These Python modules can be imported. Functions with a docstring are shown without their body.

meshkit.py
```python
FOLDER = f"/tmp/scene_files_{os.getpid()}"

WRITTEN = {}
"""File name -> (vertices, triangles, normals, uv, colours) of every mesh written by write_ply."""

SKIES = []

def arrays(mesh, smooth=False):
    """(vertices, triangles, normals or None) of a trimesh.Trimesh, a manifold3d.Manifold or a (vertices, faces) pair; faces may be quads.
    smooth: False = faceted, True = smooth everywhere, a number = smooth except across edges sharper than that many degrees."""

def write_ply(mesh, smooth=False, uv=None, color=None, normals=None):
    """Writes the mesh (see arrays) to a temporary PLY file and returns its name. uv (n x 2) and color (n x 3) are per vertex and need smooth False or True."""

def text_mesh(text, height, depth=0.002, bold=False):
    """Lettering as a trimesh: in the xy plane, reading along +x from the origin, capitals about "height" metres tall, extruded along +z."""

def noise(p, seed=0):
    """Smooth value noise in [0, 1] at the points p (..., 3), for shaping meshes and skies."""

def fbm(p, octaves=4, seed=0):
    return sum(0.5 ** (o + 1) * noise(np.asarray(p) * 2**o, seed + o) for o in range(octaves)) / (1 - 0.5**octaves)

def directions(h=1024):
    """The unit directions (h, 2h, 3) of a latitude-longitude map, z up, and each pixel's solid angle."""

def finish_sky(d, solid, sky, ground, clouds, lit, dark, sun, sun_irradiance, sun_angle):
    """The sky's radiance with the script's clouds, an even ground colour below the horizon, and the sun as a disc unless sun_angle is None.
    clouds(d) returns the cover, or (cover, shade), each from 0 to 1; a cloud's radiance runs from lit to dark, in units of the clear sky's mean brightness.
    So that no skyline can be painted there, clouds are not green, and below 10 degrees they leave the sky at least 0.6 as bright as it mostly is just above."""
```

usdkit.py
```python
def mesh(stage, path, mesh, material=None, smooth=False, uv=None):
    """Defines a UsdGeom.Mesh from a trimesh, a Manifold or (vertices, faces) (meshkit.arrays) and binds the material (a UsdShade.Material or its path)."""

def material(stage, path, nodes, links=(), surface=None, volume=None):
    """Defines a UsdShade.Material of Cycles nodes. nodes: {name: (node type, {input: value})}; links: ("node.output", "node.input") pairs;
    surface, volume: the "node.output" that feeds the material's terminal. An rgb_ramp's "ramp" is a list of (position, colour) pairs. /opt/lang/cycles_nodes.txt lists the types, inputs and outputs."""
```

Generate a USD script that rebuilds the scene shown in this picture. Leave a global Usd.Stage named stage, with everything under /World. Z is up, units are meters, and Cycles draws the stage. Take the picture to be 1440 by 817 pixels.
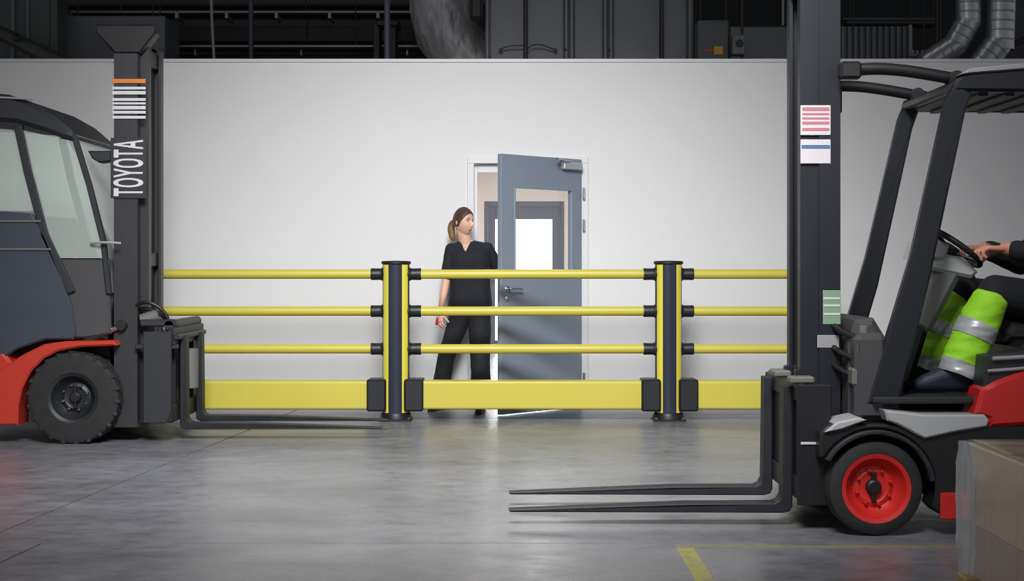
import math, random
import numpy as np, trimesh
import usdkit, meshkit
from pxr import Usd, UsdGeom, UsdLux, Gf, Sdf
from manifold3d import Manifold, OpType

random.seed(7); np.random.seed(7)
stage = Usd.Stage.CreateInMemory()
UsdGeom.Xform.Define(stage, '/World')

# ------------------------------------------------------------------ camera, light, exposure
F, CX, HY, EYE = 2083.0, 720.0, 375.0, 1.2          # focal length and horizon in pixels of the 1440 x 817 frame, eye height in metres
cam = UsdGeom.Camera.Define(stage, '/World/camera')
AP = 36.0
cam.CreateHorizontalApertureAttr(AP); cam.CreateVerticalApertureAttr(AP * 817 / 1440)
cam.CreateFocalLengthAttr(AP * F / 1440)
cam.CreateVerticalApertureOffsetAttr(-(408.5 - HY) * AP / 1440)
cam.CreateClippingRangeAttr(Gf.Vec2f(0.05, 200))
cam.CreateExposureAttr(0.0)
cam.AddTranslateOp().Set(Gf.Vec3d(0, 0, EYE)); cam.AddRotateXOp().Set(90)

def rect_light(name, loc, w, h, power, col=(1, 1, 1), rot=(0, 0, 0)):
    l = UsdLux.RectLight.Define(stage, '/World/' + name)
    l.CreateWidthAttr(w); l.CreateHeightAttr(h); l.CreateIntensityAttr(power); l.CreateColorAttr(Gf.Vec3f(*col))
    x = UsdGeom.Xformable(l); x.AddTranslateOp().Set(Gf.Vec3d(*loc)); x.AddRotateXYZOp().Set(Gf.Vec3f(*rot))
    return l
dome = UsdLux.DomeLight.Define(stage, '/World/ambient_sky'); dome.CreateIntensityAttr(0.115); dome.CreateColorAttr(Gf.Vec3f(.96, .98, 1.0))
rect_light('hall_lamp', (-0.15, 8.3, 4.9), 2.2, 1.2, 6.0, (1.0, .995, 1.0), (12, 0, 0))
def spot_light(name, loc, aim, power, radius, half, soft, col=(1, 1, 1)):
    l = UsdLux.SphereLight.Define(stage, '/World/' + name); l.CreateRadiusAttr(radius); l.CreateIntensityAttr(power); l.CreateColorAttr(Gf.Vec3f(*col))
    sh = UsdLux.ShapingAPI.Apply(l.GetPrim()); sh.CreateShapingConeAngleAttr(half); sh.CreateShapingConeSoftnessAttr(soft)
    d = Gf.Vec3d(*aim) - Gf.Vec3d(*loc); m = Gf.Matrix4d(); m.SetLookAt(Gf.Vec3d(*loc), Gf.Vec3d(*aim), Gf.Vec3d(0, 0, 1))
    UsdGeom.Xformable(l).AddTransformOp().Set(m.GetInverse())
spot_light('hall_floodlight', (-0.3, 3.2, 5.2), (-0.40, 12.6, -1.7), 72.0, 1.2, 31.5, 1.0, (1.0, .995, 1.0))
rect_light('hall_lamp_front', (0.0, 3.0, 6.0), 5.0, 1.5, 1.6, (1.0, .99, .985))
rect_light('service_lamp', (-.5, 12.95, 6.2), 11.0, .4, 2.2, (.95, .97, 1.0), (48, 0, 0))
rect_light('corridor_lamp', (0.2, 16.5, 2.66), 1.2, 6.0, 6.0, (1.0, .97, .95))

# ------------------------------------------------------------------ helpers: naming
USED = {}
def fresh(parent, name):
    k = (parent, name); n = USED.get(k, 0); USED[k] = n + 1
    return f'{parent}/{name}' + (f'_{n:03d}' if n else '')
class T:
    def __init__(s, path, loc): s.path, s.loc = path, np.array(loc, float)
def tag(prim, label=None, cat=None, group=None, kind=None):
    for k, v in (('label', label), ('category', cat), ('group', group), ('kind', kind)):
        if v: prim.SetCustomDataByKey(k, v)
def thing(name, label, cat, loc, group=None, kind=None):
    p = fresh('/World', name); x = UsdGeom.Xform.Define(stage, p); x.AddTranslateOp().Set(Gf.Vec3d(*map(float, loc)))
    tag(x.GetPrim(), label, cat, group, kind)
    return T(p, loc)
def cat_(g):
    out = []
    for m in (g if isinstance(g, list) else [g]):
        if isinstance(m, list): m = cat_(m)
        elif hasattr(m, 'to_mesh'):
            q = m.to_mesh(); m = trimesh.Trimesh(q.vert_properties[:, :3], q.tri_verts, process=False)
        elif isinstance(m, tuple): m = trimesh.Trimesh(np.asarray(m[0], float), np.asarray(m[1], int), process=False)
        out.append(m)
    return trimesh.util.concatenate(out) if len(out) > 1 else out[0]
def clusters(g):
    "groups the pieces of a list that touch (by their boxes)"
    g = [cat_(x) for x in g]; B = [x.bounds for x in g]; lab = list(range(len(g)))
    for i in range(len(g)):
        for j in range(i):
            if (B[i][0] <= B[j][1] + .002).all() and (B[j][0] <= B[i][1] + .002).all():
                a, b = lab[i], lab[j]; lab = [b if x == a else x for x in lab]
    return [[g[i] for i in range(len(g)) if lab[i] == k] for k in dict.fromkeys(lab)]
def part(parent, name, geom, mat, label=None, smooth=35, join=False):
    if isinstance(geom, list) and len(geom) > 1 and not join:
        cl = clusters(geom)
        if len(cl) > 1: return [part(parent, name, c, mat, label, smooth, True) for c in cl][0]
    m = cat_(geom).copy(); m.apply_translation(-parent.loc)
    p = fresh(parent.path, name)
    d = usdkit.mesh(stage, p, m, mat, smooth=smooth)
    if label: tag(d.GetPrim(), label)
    return T(p, parent.loc)
def single(name, geom, mat, label=None, cat=None, group=None, kind=None, smooth=35):
    p = fresh('/World', name); d = usdkit.mesh(stage, p, cat_(geom), mat, smooth=smooth)
    tag(d.GetPrim(), label, cat, group, kind)
    return T(p, (0, 0, 0))

# ------------------------------------------------------------------ helpers: shapes
V = lambda *a: np.array(a, float)
def unit(v): v = np.asarray(v, float); return v / np.linalg.norm(v)
def at(px, py, y): return V((px - CX) * y / F, y, EYE - (py - HY) * y / F)       # a point at depth y
def X_(px, y): return (px - CX) * y / F
def Z_(py, y): return EYE - (py - HY) * y / F
def hull(pts):
    q = Manifold.hull_points(np.asarray(pts, float)).to_mesh()
    return trimesh.Trimesh(q.vert_properties[:, :3], q.tri_verts, process=False)
def frame_box(c, R, size, b):
    h = np.asarray(size, float) / 2; b = min(b, h.min() * .9); P = []
    for sx in (-1, 1):
        for sy in (-1, 1):
            for sz in (-1, 1):
                s = V(sx, sy, sz)
                for k in range(3):
                    q = s * (h - b); q[k] = s[k] * h[k]; P.append(q)
    return hull(np.asarray(c) + np.array(P) @ np.asarray(R).T)
def box(x0, x1, y0, y1, z0, z1, b=.006):
    return frame_box(V((x0 + x1) / 2, (y0 + y1) / 2, (z0 + z1) / 2), np.eye(3), (abs(x1 - x0), abs(y1 - y0), abs(z1 - z0)), b)
def basis(d, up=(0, 0, 1)):
    d = unit(d); up = np.asarray(up, float)
    if abs(d @ unit(up)) > .98: up = V(0, 1, 0) if abs(d[1]) < .9 else V(1, 0, 0)
    s = unit(np.cross(d, up)); u = np.cross(s, d)
    return d, s, u
def beam(p0, p1, w, h, up=(0, 0, 1), b=.006):
    "a bar from p0 to p1; w sideways, h along up"
    p0, p1 = np.asarray(p0, float), np.asarray(p1, float); d, s, u = basis(p1 - p0, up)
    return frame_box((p0 + p1) / 2, np.stack([d, s, u], 1), (np.linalg.norm(p1 - p0), w, h), b)
def lathe(profile, o, axis, n=40, closed=False):
    "profile: (radius, height) from bottom to top"
    d, s, u = basis(axis, (0, 0, 1) if abs(unit(axis)[2]) < .9 else (1, 0, 0)); pr = np.asarray(profile, float)
    a = np.linspace(0, 2 * np.pi, n, endpoint=False); ring = np.cos(a)[:, None] * s + np.sin(a)[:, None] * u
    v = np.concatenate([np.asarray(o) + d * h + ring * max(r, 1e-5) for r, h in pr]); f = []
    m = len(pr); w = np.arange(n); nx = (w + 1) % n
    for i in range(m if closed else m - 1):
        A, B = i * n, ((i + 1) % m) * n
        f += [np.stack([A + w, A + nx, B + nx], 1), np.stack([A + w, B + nx, B + w], 1)]
    f = np.concatenate(f)
    t = trimesh.Trimesh(v, f, process=False)
    if t.volume < 0: t.faces = t.faces[:, ::-1]
    return t
def cyl(p0, p1, r, n=28, b=.004, r1=None):
    p0, p1 = np.asarray(p0, float), np.asarray(p1, float); L = np.linalg.norm(p1 - p0); r1 = r if r1 is None else r1; b = min(b, L * .4, r * .5)
    return lathe([(0, 0), (r - b, 0), (r, b), (r1, L - b), (r1 - b, L), (0, L)], p0, p1 - p0, n)
def torus(c, axis, R, r, n=48, m=12):
    a = np.linspace(0, 2 * np.pi, m, endpoint=False)
    return lathe([(R + r * math.cos(t), r * math.sin(t)) for t in a], c, axis, n, closed=True)
def tube(pts, r, n=12, cap=True):
    pts = np.asarray(pts, float); k = len(pts); r = np.broadcast_to(np.asarray(r, float), (k,))
    tg = np.gradient(pts, axis=0); tg /= np.linalg.norm(tg, axis=1, keepdims=True)
    _, s, u = basis(tg[0]); v = []; a = np.linspace(0, 2 * np.pi, n, endpoint=False)
    for i in range(k):
        s = unit(s - tg[i] * (s @ tg[i])); u = np.cross(s, tg[i]); u = -np.cross(tg[i], s) * -1
        v.append(pts[i] + r[i] * (np.cos(a)[:, None] * s + np.sin(a)[:, None] * np.cross(tg[i], s)))
    v = np.concatenate(v); w = np.arange(n); nx = (w + 1) % n; f = []
    for i in range(k - 1):
        A, B = i * n, (i + 1) * n
        f += [np.stack([A + w, A + nx, B + nx], 1), np.stack([A + w, B + nx, B + w], 1)]
    if cap:
        v = np.vstack([v, pts[0], pts[-1]]); c0, c1 = len(v) - 2, len(v) - 1; E = (k - 1) * n
        f += [np.stack([np.full(n, c0), nx, w], 1), np.stack([np.full(n, c1), E + w, E + nx], 1)]
    return trimesh.Trimesh(v, np.concatenate(f), process=False)
def bez(P, n=16):
    "smooth curve through the points"
    from scipy.interpolate import CubicSpline
    P = np.asarray(P, float); t = np.r_[0, np.cumsum(np.linalg.norm(np.diff(P, axis=0), axis=1))]
    return CubicSpline(t, P)(np.linspace(0, t[-1], n))
def prism(poly, lo, hi, axis='y', b=.006):
    "extrudes an outline with chamfered rims. axis y: outline in (x, z); x: in (y, z); z: in (x, y)"
    from shapely.geometry import Polygon
    p = np.asarray(poly, float)
    if Polygon(p).exterior.is_ccw is False: p = p[::-1]
    e = np.roll(p, -1, 0) - p; e /= np.linalg.norm(e, axis=1, keepdims=True); nrm = np.stack([-e[:, 1], e[:, 0]], 1)
    m = nrm + np.roll(nrm, 1, 0); m = m / np.maximum((m * nrm).sum(1, keepdims=True), .35)
    b = min(b, (hi - lo) * .45); inner = p + m * b
    n = len(p); layers = [(inner, lo), (p, lo + b), (p, hi - b), (inner, hi)]
    v = np.concatenate([np.c_[q, np.full(n, h)] for q, h in layers]); w = np.arange(n); nx = (w + 1) % n; f = []
    for i in range(3):
        A, B = i * n, (i + 1) * n
        f += [np.stack([A + w, A + nx, B + nx], 1), np.stack([A + w, B + nx, B + w], 1)]
    _, tri = trimesh.creation.triangulate_polygon(Polygon(p), engine='earcut')
    vv, _ = trimesh.creation.triangulate_polygon(Polygon(p), engine='earcut')
    idx = np.argmin(((vv[:, None, :] - p[None]) ** 2).sum(-1), 1); tri = idx[tri]
    a2 = np.cross(p[tri[:, 1]] - p[tri[:, 0]], p[tri[:, 2]] - p[tri[:, 0]]); tri[a2 < 0] = tri[a2 < 0][:, ::-1]
    f += [tri[:, ::-1], tri + 3 * n]; f = np.concatenate(f)
    if axis == 'y': v = v[:, [0, 2, 1]]
    elif axis == 'x': v = v[:, [2, 0, 1]]
    t = trimesh.Trimesh(v, f, process=False)
    if t.volume < 0: t.faces = t.faces[:, ::-1]
    return t
def rr(x0, x1, z0, z1, r, n=5):
    "rounded rectangle outline"
    P = []
    for cx, cz, a0 in ((x1 - r, z0 + r, -90), (x1 - r, z1 - r, 0), (x0 + r, z1 - r, 90), (x0 + r, z0 + r, 180)):
        for k in range(n): a = math.radians(a0 + 90 * k / (n - 1)); P.append((cx + r * math.cos(a), cz + r * math.sin(a)))
    return P

# ------------------------------------------------------------------ helpers: materials
def lin(c): return tuple((x / 255 / 12.92 if x / 255 < .04045 else ((x / 255 + .055) / 1.055) ** 2.4) for x in c)
def M(name, rgb, rough=.5, metal=0., var=0., vscale=6., bump=0., bscale=40., spec=.5, coat=0., stretch=(1, 1, 1), detail=3, extra=None):
    c = lin(rgb); pr = {'base_color': c, 'roughness': rough, 'metallic': metal, 'specular_ior_level': spec}
    if coat: pr['coat_weight'] = coat; pr['coat_roughness'] = .15
    if extra: pr.update(extra)
    nodes, links = {'p': ('principled_bsdf', pr)}, []
    if var or bump:
        nodes['tc'] = ('texture_coordinate', {}); nodes['mp'] = ('mapping', {'scale': stretch}); links.append(('tc.object', 'mp.vector'))
    if var:
        nodes['n'] = ('noise_texture', {'scale': vscale, 'detail': detail, 'roughness': .6})
        lo = tuple(x * (1 - var) for x in c); hi = tuple(min(1, x * (1 + var)) for x in c)
        nodes['r'] = ('rgb_ramp', {'ramp': [(.3, lo), (.7, hi)]})
        links += [('mp.vector', 'n.vector'), ('n.fac', 'r.fac'), ('r.color', 'p.base_color')]
    if bump:
        nodes['bn'] = ('noise_texture', {'scale': bscale, 'detail': 3}); nodes['b'] = ('bump', {'strength': bump, 'distance': .01})
        links += [('mp.vector', 'bn.vector'), ('bn.fac', 'b.height'), ('b.normal', 'p.normal')]
    return usdkit.material(stage, '/World/Looks/' + name, nodes, links, surface='p.BSDF')
def glass(name, tint, rough=.02, haze=0., hazecol=(1, 1, 1)):
    nodes = {'t': ('transparent_bsdf', {'color': tint}), 'g': ('glossy_bsdf', {'color': (1, 1, 1), 'roughness': rough}), 'f': ('layer_weight', {'blend': .5}), 'w': ('math', {'math_type': 'power', 'value2': 4.0}), 'k': ('math', {'math_type': 'multiply_add', 'value2': .8, 'value3': .035}), 'm': ('mix_closure', {})}
    links = [('f.facing', 'w.value1'), ('w.value', 'k.value1'), ('k.value', 'm.fac'), ('t.BSDF', 'm.closure1'), ('g.BSDF', 'm.closure2')]
    out = 'm.closure'
    if haze:
        nodes['d'] = ('diffuse_bsdf', {'color': hazecol}); nodes['m2'] = ('mix_closure', {'fac': haze})
        links += [('m.closure', 'm2.closure1'), ('d.BSDF', 'm2.closure2')]; out = 'm2.closure'
    return usdkit.material(stage, '/World/Looks/' + name, nodes, links, surface=out)
def emit(name, col, s):
    return usdkit.material(stage, '/World/Looks/' + name, {'e': ('emission', {'color': col, 'strength': s})}, surface='e.emission')

white_wall = M('white_wall', (226, 226, 227), .55, var=.012, vscale=1.2, bump=.02, bscale=120)
cream_wall = M('cream_wall', (226, 219, 214), .6)
frame_white = M('frame_white', (222, 222, 224), .4)
door_grey = M('door_grey', (128, 140, 155), .42, var=.02, vscale=3)
far_frame = M('far_frame', (100, 106, 120), .5)
steel = M('brushed_steel', (190, 190, 192), .3, 1.)
closer_grey = M('closer_grey', (176, 180, 186), .4, .3)
lit_pane = emit('lit_pane', (.93, .97, 1.0), 8.0)
door_glass = glass('door_glass', (.97, .98, .98))
yellow = M('barrier_yellow', (198, 186, 74), .42, var=.02, vscale=2)
yellow_strip = M('strip_yellow', (226, 214, 78), .35)
rubber_black = M('coupler_black', (24, 26, 31), .45, bump=.05, bscale=150)
post_black = M('post_black', (44, 48, 62), .3)
dark_steel = M('dark_steel', (36, 38, 41), .45, .2, var=.15, vscale=9)
mast_black = M('mast_black', (29, 32, 39), .42, .1, var=.12, vscale=5, stretch=(1, 1, .3))
mast_grey = M('mast_grey', (50, 50, 54), .45, .1, var=.12, vscale=5, stretch=(1, 1, .3))
fork_steel = M('fork_steel', (34, 36, 40), .55, .2, var=.25, vscale=8)
tyre_mat = M('tyre_rubber', (33, 34, 35), .8, var=.2, vscale=14, bump=.1, bscale=60)
rim_red = M('rim_red', (200, 40, 34), .4, var=.08, vscale=8)
body_red = M('body_red', (196, 34, 30), .35, coat=.4)
fender_orange = M('fender_orange', (186, 52, 36), .4, coat=.3)
panel_grey = M('panel_light_grey', (168, 170, 172), .42, var=.04, vscale=6)
pad_grey = M('pad_grey', (104, 104, 100), .5)
column_grey = M('column_grey', (120, 120, 122), .45)
cowl_grey = M('cowl_grey', (66, 66, 68), .5)
trim_grey = M('trim_grey', (146, 146, 148), .45)
chassis_black = M('chassis_black', (22, 23, 26), .5, var=.15, vscale=10)
cab_blue = M('cab_slate', (58, 64, 76), .45, var=.05, vscale=4)
cab_dark = M('cab_dark', (40, 42, 46), .5)
seat_black = M('seat_fabric', (24, 25, 28), .8, bump=.2, bscale=200)
hose_black = M('hose_black', (20, 20, 22), .5)
chrome = M('chrome_rod', (200, 200, 205), .15, 1.)
sticker_white = M('sticker_white', (196, 192, 197), .5)
sticker_red = M('sticker_red', (178, 110, 118), .5)
sticker_blue = M('sticker_blue', (70, 104, 140), .5)
sticker_green = M('sticker_green', (120, 150, 124), .5)
sticker_orange = M('sticker_orange', (216, 124, 48), .5)
letter_white = M('letter_white', (205, 205, 207), .5)
cab_glass = glass('cab_glass', (.88, .94, .90), .03, .26, (.78, .85, .80))
lamp_lens = M('lamp_lens', (190, 192, 186), .2)
cloth_black = M('tshirt_black', (21, 26, 35), .85, var=.12, vscale=20, bump=.25, bscale=35)
trouser_black = M('trouser_black', (24, 26, 32), .85, bump=.2, bscale=30)
shoe_black = M('shoe_black', (20, 20, 24), .5)
skin = M('skin', (222, 176, 152), .5, var=.03, vscale=30, extra={'subsurface_weight': .15, 'subsurface_scale': .01})
skin_driver = M('skin_driver', (200, 140, 118), .5, var=.04, vscale=30, extra={'subsurface_weight': .15, 'subsurface_scale': .01})
hair_brown = M('hair_brown', (74, 52, 38), .5, var=.3, vscale=60, stretch=(1, 1, .2))
hair_gold = M('hair_gold', (128, 96, 52), .5, var=.3, vscale=60, stretch=(1, 1, .2))
lip = M('lip', (188, 112, 104), .45)
brow = M('brow', (92, 64, 48), .7)
eye_dark = M('eye_dark', (52, 40, 36), .2)
eye_white = M('eye_white', (225, 220, 215), .3)
red_item = M('red_phone', (170, 40, 48), .4)
hivis = M('hivis_green', (150, 214, 36), .7, var=.06, vscale=12, bump=.2, bscale=25)
reflect_band = M('reflect_band', (172, 176, 176), .35, .2)
navy = M('boot_navy', (26, 34, 52), .6)
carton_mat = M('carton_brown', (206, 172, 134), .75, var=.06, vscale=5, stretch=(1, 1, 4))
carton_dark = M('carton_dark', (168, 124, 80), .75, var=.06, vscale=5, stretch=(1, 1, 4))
carton_tape = M('carton_tape', (158, 128, 96), .3)
pallet_wood = M('pallet_wood', (170, 142, 90), .75, var=.2, vscale=4, stretch=(8, 1, 8))
film = glass('stretch_film', (.97, .97, .97), .18, .12, (.66, .67, .69))
film_edge = glass('stretch_film_edge', (.92, .93, .95), .2, .5, (.80, .82, .86))
duct_grey = M('duct_grey', (88, 91, 95), .5, .35, var=.08, vscale=2)
duct_dark = M('duct_dark', (64, 68, 69), .55, .2, var=.1, vscale=3)
duct_spiral = M('duct_spiral', (160, 162, 168), .35, .75, var=.1, vscale=4)
foil = M('foil_wrap', (146, 145, 148), .5, .4, var=.3, vscale=6, bump=1.0, bscale=9, stretch=(2.2, 2.2, .5))
tray_steel = M('tray_steel', (120, 122, 124), .45, .5)
service_dark = M('service_dark', (44, 47, 50), .6, var=.15, vscale=3)
service_black = M('service_black', (14, 15, 18), .6)
pipe_violet = M('pipe_violet', (84, 82, 102), .45)
pipe_dusk = M('pipe_dusk', (46, 45, 62), .5)
pipe_light = M('pipe_light', (126, 126, 122), .5)
label_yellow = M('label_yellow', (170, 130, 30), .6)
label_red = M('label_red', (150, 40, 46), .6)
hall_dark = M('hall_dark', (30, 33, 36), .8, var=.15, vscale=.8)
joint_dark = M('joint_dark', (34, 34, 36), .9)

def concrete():
    a, b, c = lin((84, 85, 90)), lin((115, 116, 122)), lin((142, 143, 149))
    nodes = {'tc': ('texture_coordinate', {}), 'm1': ('mapping', {'scale': (.55, 1.0, 1)}), 'm2': ('mapping', {'scale': (1.0, 1.4, 1), 'rotation': (0, 0, .5)}),
             'n1': ('noise_texture', {'scale': 1.1, 'detail': 7, 'roughness': .62, 'distortion': .7}),
             'n2': ('noise_texture', {'scale': 5.5, 'detail': 8, 'roughness': .7, 'distortion': .3}),
             'n3': ('noise_texture', {'scale': 90, 'detail': 3}),
             'mx': ('mix_float', {'fac': .42}), 'r': ('rgb_ramp', {'ramp': [(.32, a), (.5, b), (.68, c)]}),
             'rr': ('map_range', {'from_min': .3, 'from_max': .7, 'to_min': .25, 'to_max': .42, 'clamp': True}),
             'b': ('bump', {'strength': .08, 'distance': .004}), 'p': ('principled_bsdf', {'specular_ior_level': .42})}
    links = [('tc.object', 'm1.vector'), ('tc.object', 'm2.vector'), ('m1.vector', 'n1.vector'), ('m2.vector', 'n2.vector'), ('tc.object', 'n3.vector'),
             ('n1.fac', 'mx.a'), ('n2.fac', 'mx.b'), ('mx.result', 'r.fac'), ('r.color', 'p.base_color'), ('n2.fac', 'rr.value'), ('rr.result', 'p.roughness'),
             ('n3.fac', 'b.height'), ('b.normal', 'p.normal')]
    return usdkit.material(stage, '/World/Looks/concrete', nodes, links, surface='p.BSDF')
concrete_mat = concrete()
def worn_yellow():
    nodes = {'tc': ('texture_coordinate', {}), 'n': ('noise_texture', {'scale': 16, 'detail': 6, 'roughness': .7}),
             'r': ('rgb_ramp', {'ramp': [(.36, lin((128, 128, 122))), (.48, lin((166, 158, 78))), (.7, lin((170, 162, 74)))]}), 'p': ('principled_bsdf', {'roughness': .45})}
    return usdkit.material(stage, '/World/Looks/worn_yellow', nodes, [('tc.object', 'n.vector'), ('n.fac', 'r.fac'), ('r.color', 'p.base_color')], surface='p.BSDF')
line_yellow = worn_yellow()
line_faded = M('line_faded', (132, 130, 98), .5, var=.2, vscale=20)

# ------------------------------------------------------------------ the setting
WY = 12.62                                                    # front face of the white partition wall
fl = single('floor', box(-14, 14, -3, 21.3, -.30, -.012, 0.0), joint_dark, kind='structure', smooth=False)
def jx(y): return -2.305 + (y - 6.81) * .09                   # the joint that runs into the depth
def slab(pts):
    part(fl, 'concrete_slab', prism(pts, -.05, 0, 'z', .0008), concrete_mat)
g = .0055
ys = [(-3, 6.43 - g), (6.43 + g, 11.73 - g), (11.73 + g, 21.3)]
for k, (a, b_) in enumerate(ys):
    o = .30 if k == 0 else 0
    slab([(-14, a), (jx(a) + o - g, a), (jx(b_) + o - g, b_), (-14, b_)])
    slab([(jx(a) + o + g, a), (jx(a) + o + 5.6 - g, a), (jx(b_) + o + 5.6 - g, b_), (jx(b_) + o + g, b_)])
    slab([(jx(a) + o + 5.6 + g, a), (14, a), (14, b_), (jx(b_) + o + 5.6 + g, b_)])
part(fl, 'painted_line', box(.70, .775, 3.0, 6.31, 0, .0012, .0004), line_yellow, label='yellow painted floor line running toward the viewer')
part(fl, 'painted_line', box(.70, 2.2, 6.312, 6.375, 0, .0012, .0004), line_faded, label='worn yellow painted floor line running under the forklift')

DX0, DX1, DZ = -.335, .590, 2.09                              # the door opening
wall = prism([(-12, 0), (DX0, 0), (DX0, DZ), (DX1, DZ), (DX1, 0), (12, 0), (12, 2.96), (-12, 2.96)], WY, WY + .12, 'y', .002)
wb = single('wall_back', wall, white_wall, kind='structure', smooth=False)
part(wb, 'top_capping', box(-12, 12, WY - .012, WY + .13, 2.94, 2.97, .004), frame_white)
single('wall_far', [box(-14, -.39, 21.0, 21.2, 0, 8, 0), box(.735, 14, 21.0, 21.2, 0, 8, 0), box(-.39, .735, 21.0, 21.2, 2.12, 8, 0)], hall_dark, kind='structure', smooth=False)
single('ceiling', box(-14, 14, -3, 21.3, 8.0, 8.2, 0), hall_dark, kind='structure', smooth=False)
# the corridor behind the door
single('wall_corridor_left', box(-1.5, -1.4, WY + .121, 20.88, 0, 2.7, 0), cream_wall, kind='structure', smooth=False)
single('wall_corridor_right', box(1.5, 1.6, WY + .121, 20.88, 0, 2.7, 0), cream_wall, kind='structure', smooth=False)
single('wall_corridor_end', [box(-1.5, -.39, 20.88, 20.99, 0, 2.7, 0), box(.735, 1.6, 20.88, 20.99, 0, 2.7, 0), box(-.39, .735, 20.88, 20.99, 2.12, 2.7, 0)], cream_wall, kind='structure', smooth=False)
single('ceiling_corridor', box(-1.5, 1.6, WY + .121, 20.99, 2.7, 2.78, 0), cream_wall, kind='structure', smooth=False)
# door frame (architrave) of the near doorway
tr = single('trim_1', [box(DX0 - .045, DX0 + .012, WY - .018, WY + .13, 0, DZ - .012, .004), box(DX1 - .012, DX1 + .06, WY - .018, WY + .13, 0, DZ - .012, .004),
                       box(DX0 - .045, DX1 + .06, WY - .018, WY + .13, DZ - .012, DZ + .045, .004)], frame_white, kind='structure')
part(tr, 'door_stop', [box(DX0 + .012, DX0 + .04, WY + .05, WY + .10, 0, DZ - .02, .002), box(DX1 - .04, DX1 - .012, WY + .05, WY + .10, 0, DZ - .02, .002), box(DX0 + .0405, DX1 - .0405, WY + .048, WY + .10, DZ - .085, DZ - .012, .002)], frame_white)
# the open grey door leaf, hinged at the right jamb
hx, hy = DX1 - .012, WY - .02
fx, fy = -.102, 11.93
ld = unit(V(fx - hx, fy - hy, 0)); ln = V(ld[1], -ld[0], 0)       # along the leaf; its camera side normal
if ln[1] > 0: ln = -ln
LW = math.hypot(fx - hx, fy - hy); o0 = V(hx, hy, 0)
def leaf(a0, a1, z0, z1, t0=-.022, t1=.022, b=.003):
    c = o0 + ld * (a0 + a1) / 2 + ln * (t0 + t1) / 2 + V(0, 0, (z0 + z1) / 2)
    return frame_box(c, np.stack([ld, ln, V(0, 0, 1)], 1), (abs(a1 - a0), abs(t1 - t0), z1 - z0), b)
d1 = thing('door_1', None, None, (hx, hy, 0), kind='structure')
ST, WZ0, WZ1 = .155, 1.16, DZ - .245
from manifold3d import Mesh as MMesh
solid = lambda t: Manifold(MMesh(np.asarray(t.vertices, np.float32), np.asarray(t.faces, np.uint32)))
part(d1, 'door_leaf', solid(leaf(0, LW, .008, DZ + .02)) - solid(leaf(ST - .03, LW - ST, WZ0, WZ1, -.06, .06)), door_grey, smooth=False)
part(d1, 'glazing_bead', [leaf(ST - .045, LW - ST + .012, WZ0 - .012, WZ0 + .008, .0, .027), leaf(ST - .045, LW - ST + .012, WZ1 - .008, WZ1 + .012, .0, .027), leaf(ST - .045, ST - .025, WZ0, WZ1, .0, .027), leaf(LW - ST - .008, LW - ST + .012, WZ0, WZ1, .0, .027)], door_grey)
part(d1, 'window_pane', leaf(ST - .03, LW - ST, WZ0, WZ1, -.003, .003, .0005), door_glass, smooth=False)
dc = part(d1, 'door_closer', leaf(.04, .27, DZ - .075, DZ - .015, .022, .075, .008), closer_grey, label='silver door closer')
part(dc, 'closer_arm', [beam(o0 + ld * .17 + ln * .06 + V(0, 0, DZ - .008), o0 + ld * .42 + ln * .13 + V(0, 0, DZ + .0), .022, .008), beam(o0 + ld * .42 + ln * .13 + V(0, 0, DZ + .006), o0 + ld * .12 + ln * .02 + V(-.05, .0, DZ + .016), .02, .006)], steel)
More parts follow.
